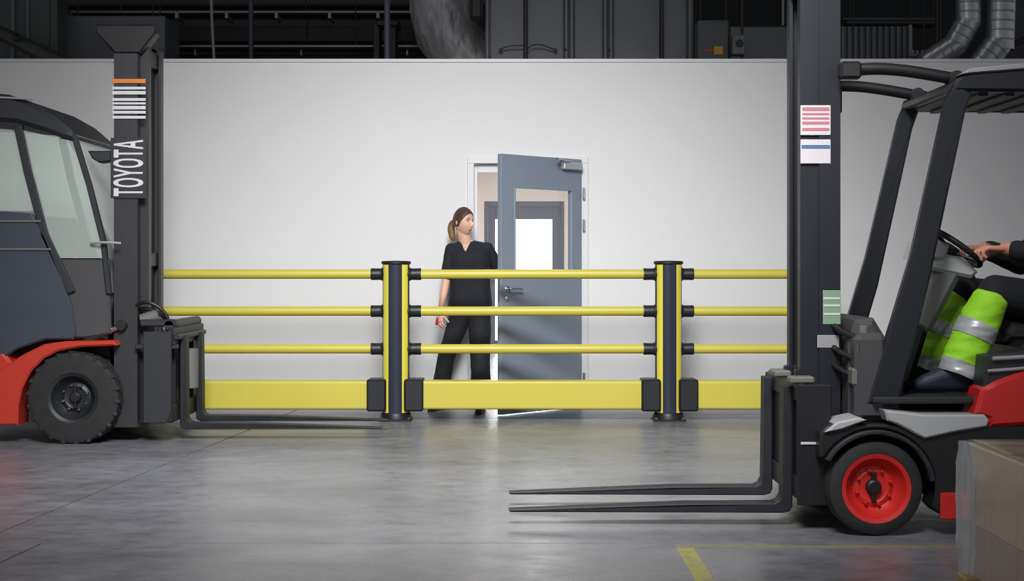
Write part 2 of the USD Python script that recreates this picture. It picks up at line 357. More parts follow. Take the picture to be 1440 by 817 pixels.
for sgn in (1, -1):
    hb = o0 + ld * (LW - .065) + V(0, 0, 1.02)
    p = hb + ln * sgn * .024; q = hb + ln * sgn * .075
    hd = part(d1, 'door_handle', [cyl(p, p + ln * sgn * .008, .026), cyl(p, q, .009), tube(bez([q, q - ld * .05 + V(0, 0, .004), q - ld * .125], 8), .009)], steel)
    k = hb + V(0, 0, -.075) + ln * sgn * .022
    part(hd, 'lock_cylinder', cyl(k, k + ln * sgn * .012, .022), steel)
part(d1, 'lock_plate', leaf(LW - .002, LW + .002, .92, 1.12, -.012, .012, .001), steel)
for z in (.25, 1.55, 1.82):
    part(d1, 'hinge', cyl(o0 + ln * .03 + V(.012, 0, z - .05), o0 + ln * .03 + V(.012, 0, z + .05), .011), steel)
# the glazed door at the corridor's far end
FY = 20.9
d2 = thing('door_2', None, None, (.17, FY, 0), kind='structure')
fo = [(-.39, .74)]
part(d2, 'door_frame', [box(-.39, -.34, FY - .03, FY + .08, 0, 2.12, .004), box(.685, .735, FY - .03, FY + .08, 0, 2.12, .004), box(-.34, .685, FY - .028, FY + .078, 2.05, 2.118, .004)], far_frame)
part(d2, 'door_leaf', [box(-.335, -.235, FY, FY + .05, .01, 2.045, .003), box(.565, .68, FY, FY + .05, .01, 2.045, .003), box(-.235, .565, FY, FY + .05, .01, .16, .003), box(-.235, .565, FY, FY + .05, 1.87, 2.045, .003)], far_frame)
part(d2, 'window_pane', box(-.235, .565, FY + .02, FY + .03, .16, 1.87, .001), lit_pane, label='bright daylit pane', smooth=False)
part(d2, 'door_handle', [cyl(V(-.31, FY, 1.03), V(-.31, FY - .06, 1.03), .01), cyl(V(-.31, FY - .06, 1.03), V(-.20, FY - .06, 1.03), .01)], steel)

# ------------------------------------------------------------------ the yellow barrier
BY = 11.60
bar = thing('safety_barrier', 'yellow and black safety barrier of posts and four rails along the white wall', 'barrier', (0, BY, 0))
posts = [X_(190, BY), X_(557, BY), X_(940, BY), X_(1150, BY)]
RZ = [Z_(385.5, BY), Z_(437.5, BY), Z_(490.5, BY)]; KZ0, KZ1 = Z_(574.5, BY), Z_(534.5, BY)
PT, PR = Z_(371, BY), .105
for k, x in enumerate(posts):
    ps = part(bar, 'barrier_post', cyl(V(x, BY, .035), V(x, BY, PT), PR, 48, .004), post_black, label='round black barrier post with two yellow strips')
    for s in (-1, 1):                                        # yellow strips wrap the post at 35 to 62 degrees from the front
        a = np.radians(np.linspace(-90 + s * 30, -90 + s * 62, 8)); ri, ro = PR - .004, PR + .003
        o = [(x + ro * math.cos(t), BY + ro * math.sin(t)) for t in a] + [(x + ri * math.cos(t), BY + ri * math.sin(t)) for t in a[::-1]]
        part(ps, 'yellow_strip', prism(o, .06, PT - .006, 'z', .001), yellow_strip)
    part(ps, 'post_cap', lathe([(0, -.004), (.11, -.004), (.116, .002), (.116, .016), (.108, .022), (0, .026)], V(x, BY, PT), V(0, 0, 1), 48), rubber_black)
    bp = part(ps, 'base_plate', [box(x - .125, x + .125, BY - .125, BY + .125, 0, .014, .003), lathe([(.10, .012), (.122, .014), (.118, .05), (.108, .062), (.10, .062)], V(x, BY, 0), V(0, 0, 1), 48)], rubber_black)
    part(ps, 'anchor_bolt', [cyl(V(x + sx * .105, BY + sy * .105, .012), V(x + sx * .105, BY + sy * .105, .03), .012, 6) for sx in (-1, 1) for sy in (-1, 1)], steel)
    for s in (-1, 1):
        if (k == 0 and s < 0) or (k == 3 and s > 0): continue
        for z in RZ:
            part(ps, 'rail_coupler', [lathe([(.036, .07), (.046, .075), (.046, .165), (.047, .19), (.0455, .196), (.0, .197)], V(x, BY, z), V(s, 0, 0), 32), lathe([(.058, .085), (.052, .11), (.046, .118)], V(x, BY, z), V(s, 0, 0), 32)], rubber_black)
        part(ps, 'kick_rail_coupler', prism(rr(x + s * .145 - .075, x + s * .145 + .075, KZ0 - .012, KZ1 + .014, .018), BY - .125, BY + .10, 'y', .014), rubber_black)
for i in range(3):
    a, b_ = posts[i], posts[i + 1]
    for z in RZ:
        part(bar, 'rail', cyl(V(a + .17, BY, z), V(b_ - .17, BY, z), .0365, 32, .001), yellow)
    part(bar, 'kick_rail', prism(rr(BY - .09, BY + .07, KZ0, KZ1, .02), a + .2, b_ - .2, 'x', .002), yellow)

# ------------------------------------------------------------------ people: helpers
def sph(p, r, n=20): return Manifold.sphere(float(r), n).translate([float(x) for x in p])
def bone(*pr): return Manifold.batch_hull([sph(p, r) for p, r in pr])
def chain(*pr): return [bone(a, b) for a, b in zip(pr[:-1], pr[1:])]
def ell(c, r, R=None, n=28):
    m = Manifold.sphere(1.0, n).scale([float(x) for x in r])
    if R is not None: m = m.transform(np.c_[np.asarray(R, float), np.zeros(3)])
    return m.translate([float(x) for x in c])
def fuse(parts, length, it=8, cut=None):
    m = Manifold.batch_boolean([p for p in parts], OpType.Add)
    if cut is not None: m = m - cut
    m = m.refine_to_length(length); q = m.to_mesh(); t = trimesh.Trimesh(q.vert_properties[:, :3], q.tri_verts, process=True)
    old = t.vertices.copy(); trimesh.smoothing.filter_taubin(t, lamb=.5, nu=.53, iterations=it)
    d = t.vertices - old; n_ = np.linalg.norm(d, axis=1, keepdims=True); lim = length * .5          # no vertex strays
    t.vertices = old + np.where(n_ > lim * 4, 0, d * np.minimum(1, lim / np.maximum(n_, 1e-9)))
    return t
def rotz(a): c, s = math.cos(a), math.sin(a); return np.array([[c, -s, 0], [s, c, 0], [0, 0, 1.]])
def rota(axis, a):
    return trimesh.transformations.rotation_matrix(a, axis)[:3, :3]
def head_mesh(c, R, s=1.0, female=True):
    "a head with face, in local axes facing -y: width .15, depth .19, height .23"
    m = trimesh.creation.icosphere(5); p = m.vertices.copy(); x, y, z = p.T
    q = np.c_[x * .073, y * .092, z * .115]
    low = np.clip(-z, 0, 1)
    q[:, 0] *= 1 - .34 * low ** 1.4; q[:, 1] *= 1 - .10 * low
    front = np.clip(-y, 0, 1)
    q[:, 1] += .010 * front * np.exp(-((z - .1) / .6) ** 2)                # a flatter face
    q[:, 1] -= .014 * front ** 2 * low                                      # chin forward
    back = np.clip(y, 0, 1); q[:, 2] += .012 * back * low                    # the skull rises behind the jaw
    X, Z = q[:, 0], q[:, 2]
    bumpf = lambda cx, cz, sx, sz: np.exp(-((X - cx) / sx) ** 2 - ((Z - cz) / sz) ** 2) * (y < -.2)
    q[:, 1] -= .019 * bumpf(0, -.026, .011, .017) + .010 * bumpf(0, -.004, .008, .022)     # nose
    for sx in (-1, 1):
        q[:, 1] += .009 * bumpf(sx * .031, .006, .016, .010)                # eye sockets
        q[:, 1] -= .004 * bumpf(sx * .034, -.028, .020, .018)               # cheeks
        q[:, 1] -= .003 * bumpf(sx * .030, .026, .022, .007)                # brows
        q[:, 1] -= .004 * bumpf(sx * .010, -.036, .006, .006)               # nostrils
    q[:, 1] -= .005 * bumpf(0, -.060, .020, .006); q[:, 1] -= .005 * bumpf(0, -.069, .017, .006); q[:, 1] += .004 * bumpf(0, -.0645, .024, .0022)
    q[:, 1] -= .005 * bumpf(0, -.100, .018, .014)
    m.vertices = np.asarray(c) + (q * s) @ np.asarray(R).T
    return m
def as_manifold(t):
    from manifold3d import Mesh
    return Manifold(Mesh(np.asarray(t.vertices, np.float32), np.asarray(t.faces, np.uint32)))
def face_bits(parent, c, R, s, hairmat, lipmat=lip):
    L = lambda x, y, z: np.asarray(c) + np.asarray(R) @ (V(x, y, z) * s)
    for sx in (-1, 1):
        e = part(parent, 'eye', cat_([ell(L(sx * .031, -.0630, .006), V(.0125, .008, .0075) * s, R)]), eye_white, smooth=True)
        part(e, 'iris', cat_([ell(L(sx * .0305, -.0690, .006), V(.0058, .0035, .0058) * s, R)]), eye_dark, smooth=True)
        part(e, 'upper_eyelid', tube([L(sx * .017, -.0705, .008), L(sx * .026, -.0728, .0140), L(sx * .037, -.0700, .0140), L(sx * .046, -.0630, .009)], .0016 * s, 6), brow)
        part(parent, 'eyebrow', tube([L(sx * .014, -.0800, .024), L(sx * .028, -.0770, .0295), L(sx * .047, -.0660, .026)], [.0022 * s, .0028 * s, .0014 * s], 8), brow)
    part(parent, 'lips', [tube([L(-.021, -.0725, -.064), L(-.008, -.0785, -.0605), L(0, -.0792, -.0612), L(.008, -.0785, -.0605), L(.021, -.0725, -.064)], [.0015 * s, .0038 * s, .0036 * s, .0038 * s, .0015 * s], 8),
                          tube([L(-.020, -.0725, -.065), L(0, -.0790, -.0695), L(.020, -.0725, -.065)], [.0015 * s, .0045 * s, .0015 * s], 8)], lipmat, smooth=True)
def make_hand(w, fdir, n, tdir, curl=(25, 35, 30), s=1.0, thumb_curl=25):
    fdir = unit(fdir); n = unit(np.asarray(n, float) - fdir * (np.asarray(n, float) @ fdir)); t = np.cross(fdir, n)
    if t @ np.asarray(tdir, float) < 0: t = -t
    w = np.asarray(w, float); out = []; ks = []
    for j, (a, L_, l) in enumerate(((.030, .074, .088), (.010, .082, .092), (-.010, .076, .089), (-.029, .060, .081))):
        k = w + (fdir * l + t * a) * s; ks.append(k); p = k; ang = 0.; r = (.0095, .0088, .0080, .0070)
        for seg, (frac, c) in enumerate(zip((.46, .30, .24), curl)):
            ang += math.radians(c); d = unit(fdir * math.cos(ang) + n * math.sin(ang) + t * .05 * (1.5 - j))
            q = p + d * L_ * frac * s; out.append(bone((p, r[seg] * s), (q, r[seg + 1] * s))); p = q
    base = w + (fdir * .022 + t * .020 + n * .006) * s
    out.append(Manifold.batch_hull([sph(k, .0115 * s) for k in ks] + [sph(w + t * .018 * s, .014 * s), sph(w - t * .016 * s, .014 * s)]))
    out.append(bone((base, .015 * s), (w + (fdir * .055 + t * .038 + n * .012) * s, .0115 * s)))
    p = w + (fdir * .050 + t * .040 + n * .014) * s; ang = math.radians(thumb_curl)
    d = unit(fdir * .75 + t * .5 * math.cos(ang) + n * (.25 + math.sin(ang)))
    q = p + d * .034 * s; out.append(bone((p, .0108 * s), (q, .0096 * s)))
    d = unit(d + n * .35 + fdir * .2); out.append(bone((q, .0096 * s), (q + d * .028 * s, .0080 * s)))
    return out

# ------------------------------------------------------------------ the woman at the door
W = lambda px, py, y=12.28: V((px - CX) / 169.3, y, EYE - (py - HY) / 169.3)
wo = thing('person', 'woman with brown ponytail in black t-shirt and trousers walking out of the grey door', 'person', (W(655, 577)[0], 12.28, 0))
hc = W(652.5, 312, 12.27); hR = rotz(math.radians(52)) @ rota((1, 0, 0), math.radians(2))
sL, sR = W(635, 351, 12.29), W(685, 349, 12.30)                # shoulders, screen left and right
eL, wL = W(627.5, 396, 12.25), W(620.5, 437, 12.17)
eR, wR = W(699.5, 377, 12.36), V(-.085, 12.24, 1.085)
hipL, kL, aL = W(648, 443, 12.28), W(627, 504, 12.30), V(W(616, 570)[0], 12.40, .095)
hipR, kR, aR = W(674, 443, 12.28), W(676, 505, 12.16), V(W(677, 570)[0], 12.16, .095)
mid = lambda a, b, t=.5: a + (b - a) * t
chest, waist, pelvis = W(660, 365, 12.285), W(661, 402, 12.285), W(661.5, 440, 12.285)
neck0 = W(655, 342, 12.305); neck1 = hc + V(-.012, .018, -.07)
body = [as_manifold(head_mesh(hc, hR)), bone((neck0, .054), (neck1, .05)), Manifold.batch_hull([sph(neck0 + V(0, .01, -.02), .055), sph(sL + V(.03, 0, 0), .045), sph(sR - V(.03, 0, 0), .045), sph(chest + V(-.06, -.012, .0), .078), sph(chest + V(.06, -.012, .0), .078)])]
body += [Manifold.batch_hull([sph(chest + V(s * .065, 0, 0), .09) for s in (-1, 1)] + [sph(waist + V(s * .055, 0, 0), .078) for s in (-1, 1)]),
         Manifold.batch_hull([sph(waist + V(s * .055, 0, 0), .078) for s in (-1, 1)] + [sph(pelvis + V(s * .07, 0, 0), .088) for s in (-1, 1)])]
body += chain((sL, .046), (mid(sL, eL, .4), .043), (eL, .034), (mid(eL, wL, .3), .034), (wL, .023)) + chain((sR, .046), (eR, .034), (mid(eR, wR, .3), .034), (wR, .023))
body += make_hand(wL, wL - eL + V(.01, -.02, -.02), V(.6, .7, 0), V(.3, -1, 0), (28, 35, 25), .93)
body += make_hand(wR, V(.45, -.9, -.35), V(.15, -.1, -1), V(-1, -.3, .2), (35, 45, 35), .93)
body += chain((hipL, .085), (kL, .055), (mid(kL, aL, .35), .052), (aL, .036)) + chain((hipR, .085), (kR, .055), (mid(kR, aR, .35), .052), (aR, .036))
for sx in (-1, 1):
    body.append(ell(hc + hR @ V(sx * .071, .012, -.006), V(.008, .018, .03), hR))
wb_ = part(wo, 'body', fuse(body, .012, 4), skin, smooth=True)
face_bits(wo, hc, hR, 1.0, hair_brown)
# hair: a cap over the skull, drawn back to the tail
hp = trimesh.creation.icosphere(6); q = hp.vertices.copy()
hv = np.c_[q[:, 0] * .0785, q[:, 1] * .099 + .004, q[:, 2] * .122 + .001]
line = -.30 + 1.22 * np.clip(-q[:, 1] - .05, 0, 1)                    # hairline: low behind, high over the brow
inside = q[:, 2] < line
hv *= 1 - .20 * np.clip((line - q[:, 2]) / .10, 0, 1)[:, None]
hv += .0018 * np.sin(q[:, 0:1] * 70) * .25 * (~inside)[:, None] * q
hp.vertices = hc + hv @ hR.T
ha = part(wo, 'hair', hp, hair_brown, smooth=True)
tb = hc + hR @ V(0, .092, .0)
tail = bez([tb, tb + hR @ V(0, .035, -.02), tb + hR @ V(.0, .040, -.085), tb + hR @ V(.0, .022, -.16)], 14)
part(wo, 'ponytail', tube(tail, np.interp(np.linspace(0, 1, 14), [0, .15, .5, .85, 1], [.018, .026, .032, .024, .006]), 14), hair_gold, smooth=True)
part(wo, 'hair_tie', torus(tb + hR @ V(0, .010, -.004), hR @ V(0, 1, -.4), .018, .006, 20, 8), hose_black)
hi = W(616.5, 451, 12.14)
it = thing('hand_held_item', "small red item held in the woman's lowered hand", 'item', tuple(hi))
part(it, 'item_body', frame_box(hi, rotz(.5) @ rota((0, 1, 0), .25), (.030, .014, .060), .006), red_item)
# t-shirt
sh = [Manifold.batch_hull([sph(chest + V(s * .072, -.005, .0), .100) for s in (-1, 1)] + [sph(sL + V(.02, 0, -.005), .052), sph(sR - V(.02, 0, .005), .052), sph(neck0 + V(0, .012, -.03), .066)]),
      Manifold.batch_hull([sph(chest + V(s * .072, -.005, 0), .100) for s in (-1, 1)] + [sph(waist + V(s * .075, 0, 0), .092) for s in (-1, 1)]),
      Manifold.batch_hull([sph(waist + V(s * .075, 0, 0), .092) for s in (-1, 1)] + [sph(pelvis + V(s * .084, -.004, .045), .102) for s in (-1, 1)])]
sh += chain((sL, .056), (mid(sL, eL, .55), .056), (mid(sL, eL, .80), .053)) + chain((sR, .056), (mid(sR, eR, .6), .056), (mid(sR, eR, .88), .055))
vneck = Manifold.hull_points(np.array([neck0 + V(x, y, z) for x, y, z in ((-.066, -.25, .06), (.066, -.25, .06), (-.066, -.01, .06), (.066, -.01, .06), (-.004, -.25, -.068), (.004, -.25, -.068), (-.004, -.05, -.068), (.004, -.05, -.068))]))
vneck = vneck + Manifold.cylinder(.2, .057, .057, 32).translate([float(x) for x in neck0 + V(0, .005, -.002)])
hemcut = Manifold.cube([2, 2, .5], True).translate([float(pelvis[0]), 12.28, float(pelvis[2] + .055 - .25 - .05)])
shirt = fuse(sh, .014, 3, vneck + hemcut)
nv = meshkit.fbm(shirt.vertices * V(16, 16, 7) + 3, 3, 5) - .5
shirt.vertices += shirt.vertex_normals * nv[:, None] * .014
part(wo, 'tshirt', shirt, cloth_black, smooth=60)
# trousers
tr_ = [Manifold.batch_hull([sph(pelvis + V(s * .072, 0, .045), .094) for s in (-1, 1)] + [sph(hipL + V(0, 0, .02), .088), sph(hipR + V(0, 0, .02), .088)])]
tr_ += chain((hipL, .094), (mid(hipL, kL, .5), .082), (kL, .073), (mid(kL, aL, .55), .074), (aL + V(0, 0, .01), .072))
tr_ += chain((hipR, .098), (mid(hipR, kR, .5), .090), (kR, .080), (mid(kR, aR, .55), .082), (aR + V(0, 0, .01), .078))
trs = fuse(tr_, .016, 3, Manifold.cube([2, 2, .2], True).translate([-.4, 12.28, -.055]))
nv = meshkit.fbm(trs.vertices * V(18, 18, 9), 3, 9) - .5
trs.vertices += trs.vertex_normals * nv[:, None] * .016
part(wo, 'trousers', trs, trouser_black, smooth=60)
for a, d in ((aL, unit(V(-.35, -1, 0))), (aR, unit(V(-.1, -1, 0)))):
    b0 = V(a[0], a[1], 0)
    sm = Manifold.batch_hull([sph(b0 - d * .05 + V(0, 0, .04), .036), sph(b0 + d * .03 + V(0, 0, .07), .04), sph(b0 + d * .13 + V(0, 0, .035), .034), sph(b0 + d * .17 + V(0, 0, .028), .024)])
    s_ = part(wo, 'shoe', fuse([sm - Manifold.cube([2, 2, .2], True).translate([-.4, 12.28, -.098])], .012, 2), shoe_black, smooth=50)
    part(s_, 'sole', cat_(Manifold.batch_hull([Manifold.cylinder(.016, .036, .036, 20).translate([float(x) for x in b0 - d * .05 + V(0, 0, .001)]), Manifold.cylinder(.016, .041, .041, 20).translate([float(x) for x in b0 + d * .11 + V(0, 0, .001)]), Manifold.cylinder(.016, .024, .024, 20).translate([float(x) for x in b0 + d * .18 + V(0, 0, .001)])])), rubber_black)

# ------------------------------------------------------------------ wheels
def wheel(parent, c, r, w, rimr, side, rim_mat, lugs=0, name='wheel'):
    "axis along y; side -1: outer face towards -y"
    c = np.asarray(c, float); ax = V(0, side, 0)
    o = c - ax * w / 2
    ty = [lathe([(rimr, 0), (r - .03, 0), (r - .008, .012), (r, .035), (r, w - .035), (r - .008, w - .012), (r - .03, w), (rimr + .008, w), (rimr, w - .008)], o, ax, 64, closed=True)]
    if lugs:
        for k in range(lugs):
            for h in (0, 1):
                a = 2 * np.pi * (k + .5 * h) / lugs; rad = V(math.cos(a), 0, math.sin(a)); tan = V(-math.sin(a), 0, math.cos(a))
                cc = c + rad * (r - .012) + ax * (w * .25 * (1 if h else -1)); d = unit(ax * (1 if h else -1) + tan * .55)
                ty.append(frame_box(cc, np.stack([d, np.cross(rad, d), rad], 1), (w * .52, .030, .034), .005))
    wh = part(parent, name, ty, tyre_mat)
    t = w
    part(wh, 'rim', lathe([(0, t * .62), (rimr * .38, t * .62), (rimr * .46, t * .66), (rimr * .62, t * .60), (rimr * .80, t * .74), (rimr * .90, t * .96), (rimr * 1.03, t * 1.00), (rimr * 1.04, t * .97), (rimr * 1.0, t * .2), (0, t * .2)], o, ax, 64), rim_mat, label='red rim' if rim_mat is rim_red else None)
    part(wh, 'hub', [lathe([(0, t * .78), (rimr * .16, t * .78), (rimr * .22, t * .74), (rimr * .24, t * .6), (0, t * .6)], o, ax, 32)] + [frame_box(o + ax * t * .66 + V(math.cos(b), 0, math.sin(b)) * rimr * .30, np.eye(3), (rimr * .14, .03, rimr * .34), .006) for b in (math.pi / 2, -math.pi / 2)], chassis_black)
    part(wh, 'wheel_nut', [cyl(o + ax * t * .60 + V(math.cos(b), 0, math.sin(b)) * rimr * .52, o + ax * t * .74 + V(math.cos(b), 0, math.sin(b)) * rimr * .52, rimr * .055, 6) for b in np.linspace(0, 2 * np.pi, 8, endpoint=False) + .3], steel if rim_mat is not rim_red else rim_mat)
    return wh

def fork_blade(xh, xt, yc, z0, zt, th=.042, w=.11):
    "an L-shaped fork: heel at xh, tip at xt, shank up to zt"
    s = 1 if xt > xh else -1
    P = [(xh - s * th * 0, zt), (xh, z0 + .03), (xh + s * .012, z0 + .008), (xh + s * .04, z0), (xt - s * .01, z0), (xt, z0 + .006), (xt, z0 + .012), (xh + s * .5, z0 + th), (xh + s * .085, z0 + th + .002), (xh + s * .06, z0 + th + .014), (xh + s * .046, z0 + th + .04), (xh + s * .040, zt)]
    m = prism(P, yc - w / 2, yc + w / 2, 'y', .005)
    v = m.vertices; k = np.clip((s * (v[:, 0] - (xt - s * .32))) / .32, 0, 1)
    v[:, 1] = yc + (v[:, 1] - yc) * (1 - .45 * k ** 2); m.vertices = v
    return m
def channel(x0, x1, y0, y1, z0, z1, t, open_y):
    "a mast rail: an upright C profile, open towards open_y (+1/-1)"
    if open_y > 0: P = [(x0, y0), (x1, y0), (x1, y1), (x1 - t, y1), (x1 - t, y0 + t), (x0 + t, y0 + t), (x0 + t, y1), (x0, y1)]
    else: P = [(x0, y1), (x0, y0), (x0 + t, y0), (x0 + t, y1 - t), (x1 - t, y1 - t), (x1 - t, y0), (x1, y0), (x1, y1)]
    return prism(P, z0, z1, 'z', .004)

# ------------------------------------------------------------------ the near forklift, facing left, red rims
YN = 6.58; YC = 7.125; YF = 7.67
N = lambda px, py: ((px - CX) * YN / F, EYE - (py - HY) * YN / F)        # outline point on its near side
fk = thing('forklift', 'dark forklift with red rims and red rear, its forks lowered toward the middle', 'forklift', (2.2, YC, 0))
wx_, wz_, wr = 1.62, .213, .213
for yy, sd in ((YN + .085, -1), (YF - .085, 1)):
    wheel(fk, (wx_, yy, wz_), wr, .17, .150, sd, rim_red)
for yy, sd in ((YN + .14, -1), (YF - .14, 1)):
    wheel(fk, (2.92, yy, .20), .20, .15, .135, sd, rim_red)
part(fk, 'axle', cyl(V(wx_, YN + .12, wz_), V(wx_, YF - .12, wz_), .07), chassis_black)
part(fk, 'axle', cyl(V(2.92, YN + .2, .2), V(2.92, YF - .2, .2), .05), chassis_black)
# chassis
ch = [(1.44, .17), (1.44, .42), (1.50, .50), (2.10, .50), (2.15, .49), (3.30, .49), (3.30, .12), (1.98, .10), (1.88, .10)]
arch = [(wx_ + .265 * math.cos(a), wz_ + .265 * math.sin(a)) for a in np.radians(np.linspace(-18, 149, 22))]
cho = [(1.90, .10), (3.28, .12), (3.28, .49), (2.12, .49), (1.42, .50), (1.375, .46), (1.372, .35)] + arch[::-1]
part(fk, 'chassis', [prism(cho, YN + .015, YN + .20, 'y', .008), prism(cho, YF - .20, YF - .015, 'y', .008), box(1.47, 3.28, YN + .19, YF - .19, .16, .50, .01)], chassis_black)
# wheel arch lip and light grey fender panels
fo_ = [N(*p) for p in ((1243, 577), (1300, 583), (1384, 583), (1391, 591), (1388, 600), (1345, 607), (1300, 617), (1288, 611), (1276, 604), (1262, 597), (1248, 592))]
part(fk, 'fender_panel', prism(fo_, YN - .005, YN + .22, 'y', .008), panel_grey, label='light grey step panel behind the wheel arch')
fo2 = [N(*p) for p in ((1160, 608), (1178, 593), (1208, 587), (1219, 591), (1204, 597), (1185, 604))]
part(fk, 'fender_panel', prism(fo2, YN - .005, YN + .22, 'y', .008), panel_grey, label='light grey fender tip in front of the wheel arch')
lip_o = [(wx_ + .262 * math.cos(a), wz_ + .262 * math.sin(a)) for a in np.radians(np.linspace(8, 150, 18))]
lip_i = [(wx_ + .240 * math.cos(a), wz_ + .240 * math.sin(a)) for a in np.radians(np.linspace(150, 8, 18))]
part(fk, 'wheel_arch', prism(lip_o + lip_i, YN - .012, YN + .22, 'y', .005), cab_dark)
part(fk, 'fender_panel', prism([(1.45, .50), (1.52, .56), (2.10, .55), (2.12, .49)], YF - .22, YF + .005, 'y', .008), panel_grey, label='light grey far side step panel')
# red rear body
ro = [N(1371, 583), N(1381, 548), N(1400, 537), N(1442, 521), (2.62, .80), (3.35, .86), (3.42, .60), (3.42, .30), (3.30, .26), (3.20, .47), N(1440, 599), N(1392, 602), N(1391, 590)]
part(fk, 'body_panel', [prism(ro, YN + .005, YN + .20, 'y', .018), prism(ro, YF - .20, YF - .005, 'y', .018)], body_red, label='red body side panels')
part(fk, 'counterweight', prism([(3.02, .30), (3.02, .84), (3.30, .86), (3.44, .70), (3.44, .32), (3.30, .22)], YN + .10, YF - .10, 'y', .03), body_red, label='red counterweight')
part(fk, 'body_skirt', [box(1.905, 2.6, YN + .0, YN + .03, .075, .195, .006)], body_red, label='red skirt low behind the front wheel')
part(fk, 'battery_cover', [box(2.32, 3.1, YN + .16, YF - .16, .49, .86, .03)], chassis_black)
part(fk, 'trim_strip', [tube(bez([V(2.14, YN + .02, .79), V(2.30, YN + .015, .80), V(2.75, YN + .02, .87)], 12), .010), tube(bez([V(2.12, YN + .02, .735), V(2.30, YN + .015, .75), V(2.75, YN + .02, .83)], 12), .008)], trim_grey)
part(fk, 'side_cover', prism([(2.10, .60), (2.12, .80), (2.34, .83), (2.80, .90), (3.2, .90), (3.2, .78), (2.62, .78), (2.35, .70), (2.16, .63)], YN + .03, YN + .2, 'y', .015), cab_dark)
part(fk, 'floor_plate', box(1.62, 2.42, YN + .06, YF - .06, .585, .615, .008), cab_dark)
part(fk, 'front_cowl', [prism([(1.545, .50), (1.545, .86), (1.575, .955), (1.66, .965), (1.76, .80), (1.80, .62), (1.80, .50)], YN + .20, YF - .20, 'y', .03), box(1.55, 1.70, YN + .10, YN + .24, .50, .90, .03)], cowl_grey)
part(fk, 'hydraulic_valve', [box(1.54, 1.62, YN + .12, YN + .22, .66, .74, .01), box(1.56, 1.64, YN + .11, YN + .2, .80, .86, .01), cyl(V(1.60, YN + .16, .5), V(1.60, YN + .16, .93), .022)], pad_grey)
for z in (.70, .78, .88):
    part(fk, 'hydraulic_hose', tube(bez([V(1.50, YN + .34, z + .05), V(1.56, YN + .2, z), V(1.66, YN + .13, z - .05), V(1.72, YN + .22, z - .09)], 16), .014, 10), hose_black)
# mast
mx0, mx1, my0, my1 = 1.345, 1.530, 6.90, 7.26
ms = part(fk, 'mast', [channel(mx0 + .085, mx1, my0, my0 + .075, .10, 2.66, .018, 1), channel(mx0 + .085, mx1, my1 - .075, my1, .10, 2.66, .018, -1),
                       box(mx0 + .12, mx1, my0 + .05, my1 - .05, .14, .26, .008), box(mx1 - .04, mx1 + .02, my0 + .05, my1 - .05, 1.92, 2.04, .008), box(mx1 - .04, mx1 + .01, my0, my1, 2.58, 2.66, .008)], mast_black)
part(ms, 'inner_mast', [channel(mx0, mx0 + .12, my0 + .012, my0 + .08, .12, 2.60, .016, 1), channel(mx0, mx0 + .12, my1 - .08, my1 - .012, .12, 2.60, .016, -1), box(mx0, mx0 + .06, my0 + .03, my1 - .03, 2.50, 2.60, .006)], mast_black)
part(ms, 'lift_cylinder', [cyl(V(mx1 - .03, yy, .15), V(mx1 - .03, yy, 1.9), .03) for yy in (my0 + .10, my1 - .10)], chassis_black)
part(ms, 'piston_rod', [cyl(V(mx1 - .03, yy, 1.9), V(mx1 - .03, yy, 2.55), .018) for yy in (my0 + .10, my1 - .10)], chrome)
part(ms, 'mast_chain', [box(mx0 + .065, mx0 + .075, yy - .012, yy + .012, .5, 2.5, .002) for yy in (my0 + .11, my1 - .11)], hose_black)
part(ms, 'hydraulic_hose', [tube(bez([V(mx0 + .05, my0 + .15, .6), V(mx0 + .04, my0 + .15, 1.5), V(mx0 + .05, my0 + .15, 2.5)], 8), .012, 8)], hose_black)
MZ = lambda py: Z_(py, my0)
MX = lambda px: X_(px, my0)
st = part(fk, 'sticker', box(MX(1126), MX(1168), my0 - .003, my0 + .014, MZ(190), MZ(148), .001), sticker_white, label='white sticker with rows of red print on the mast')
part(st, 'red_print', [box(MX(1128), MX(1166), my0 - .0045, my0, MZ(y + h), MZ(y), .0003) for y, h in ((151, 5), (159, 3), (165, 3), (171, 4), (180, 4))], sticker_red, join=True)
st = part(fk, 'sticker', box(MX(1126), MX(1168), my0 - .003, my0 + .014, MZ(230), MZ(196), .001), sticker_white, label='white sticker with a blue bar on the mast')
part(st, 'blue_print', [box(MX(1127), MX(1167), my0 - .0045, my0, MZ(209), MZ(204), .0003)], sticker_blue)
st = part(fk, 'sticker', box(MX(1157), MX(1182), my0 - .003, my0 + .001, MZ(456), MZ(408), .001), sticker_green, label='pale green sticker low on the mast')
part(st, 'green_print', [box(MX(1158), MX(1181), my0 - .0045, my0, MZ(y + 3), MZ(y), .0003) for y in (418, 428, 440)], sticker_white, join=True)
part(fk, 'sticker', box(MX(1149), MX(1180), my0 - .003, my0 + .001, MZ(489), MZ(471), .001), trim_grey, label='grey plate low on the mast')
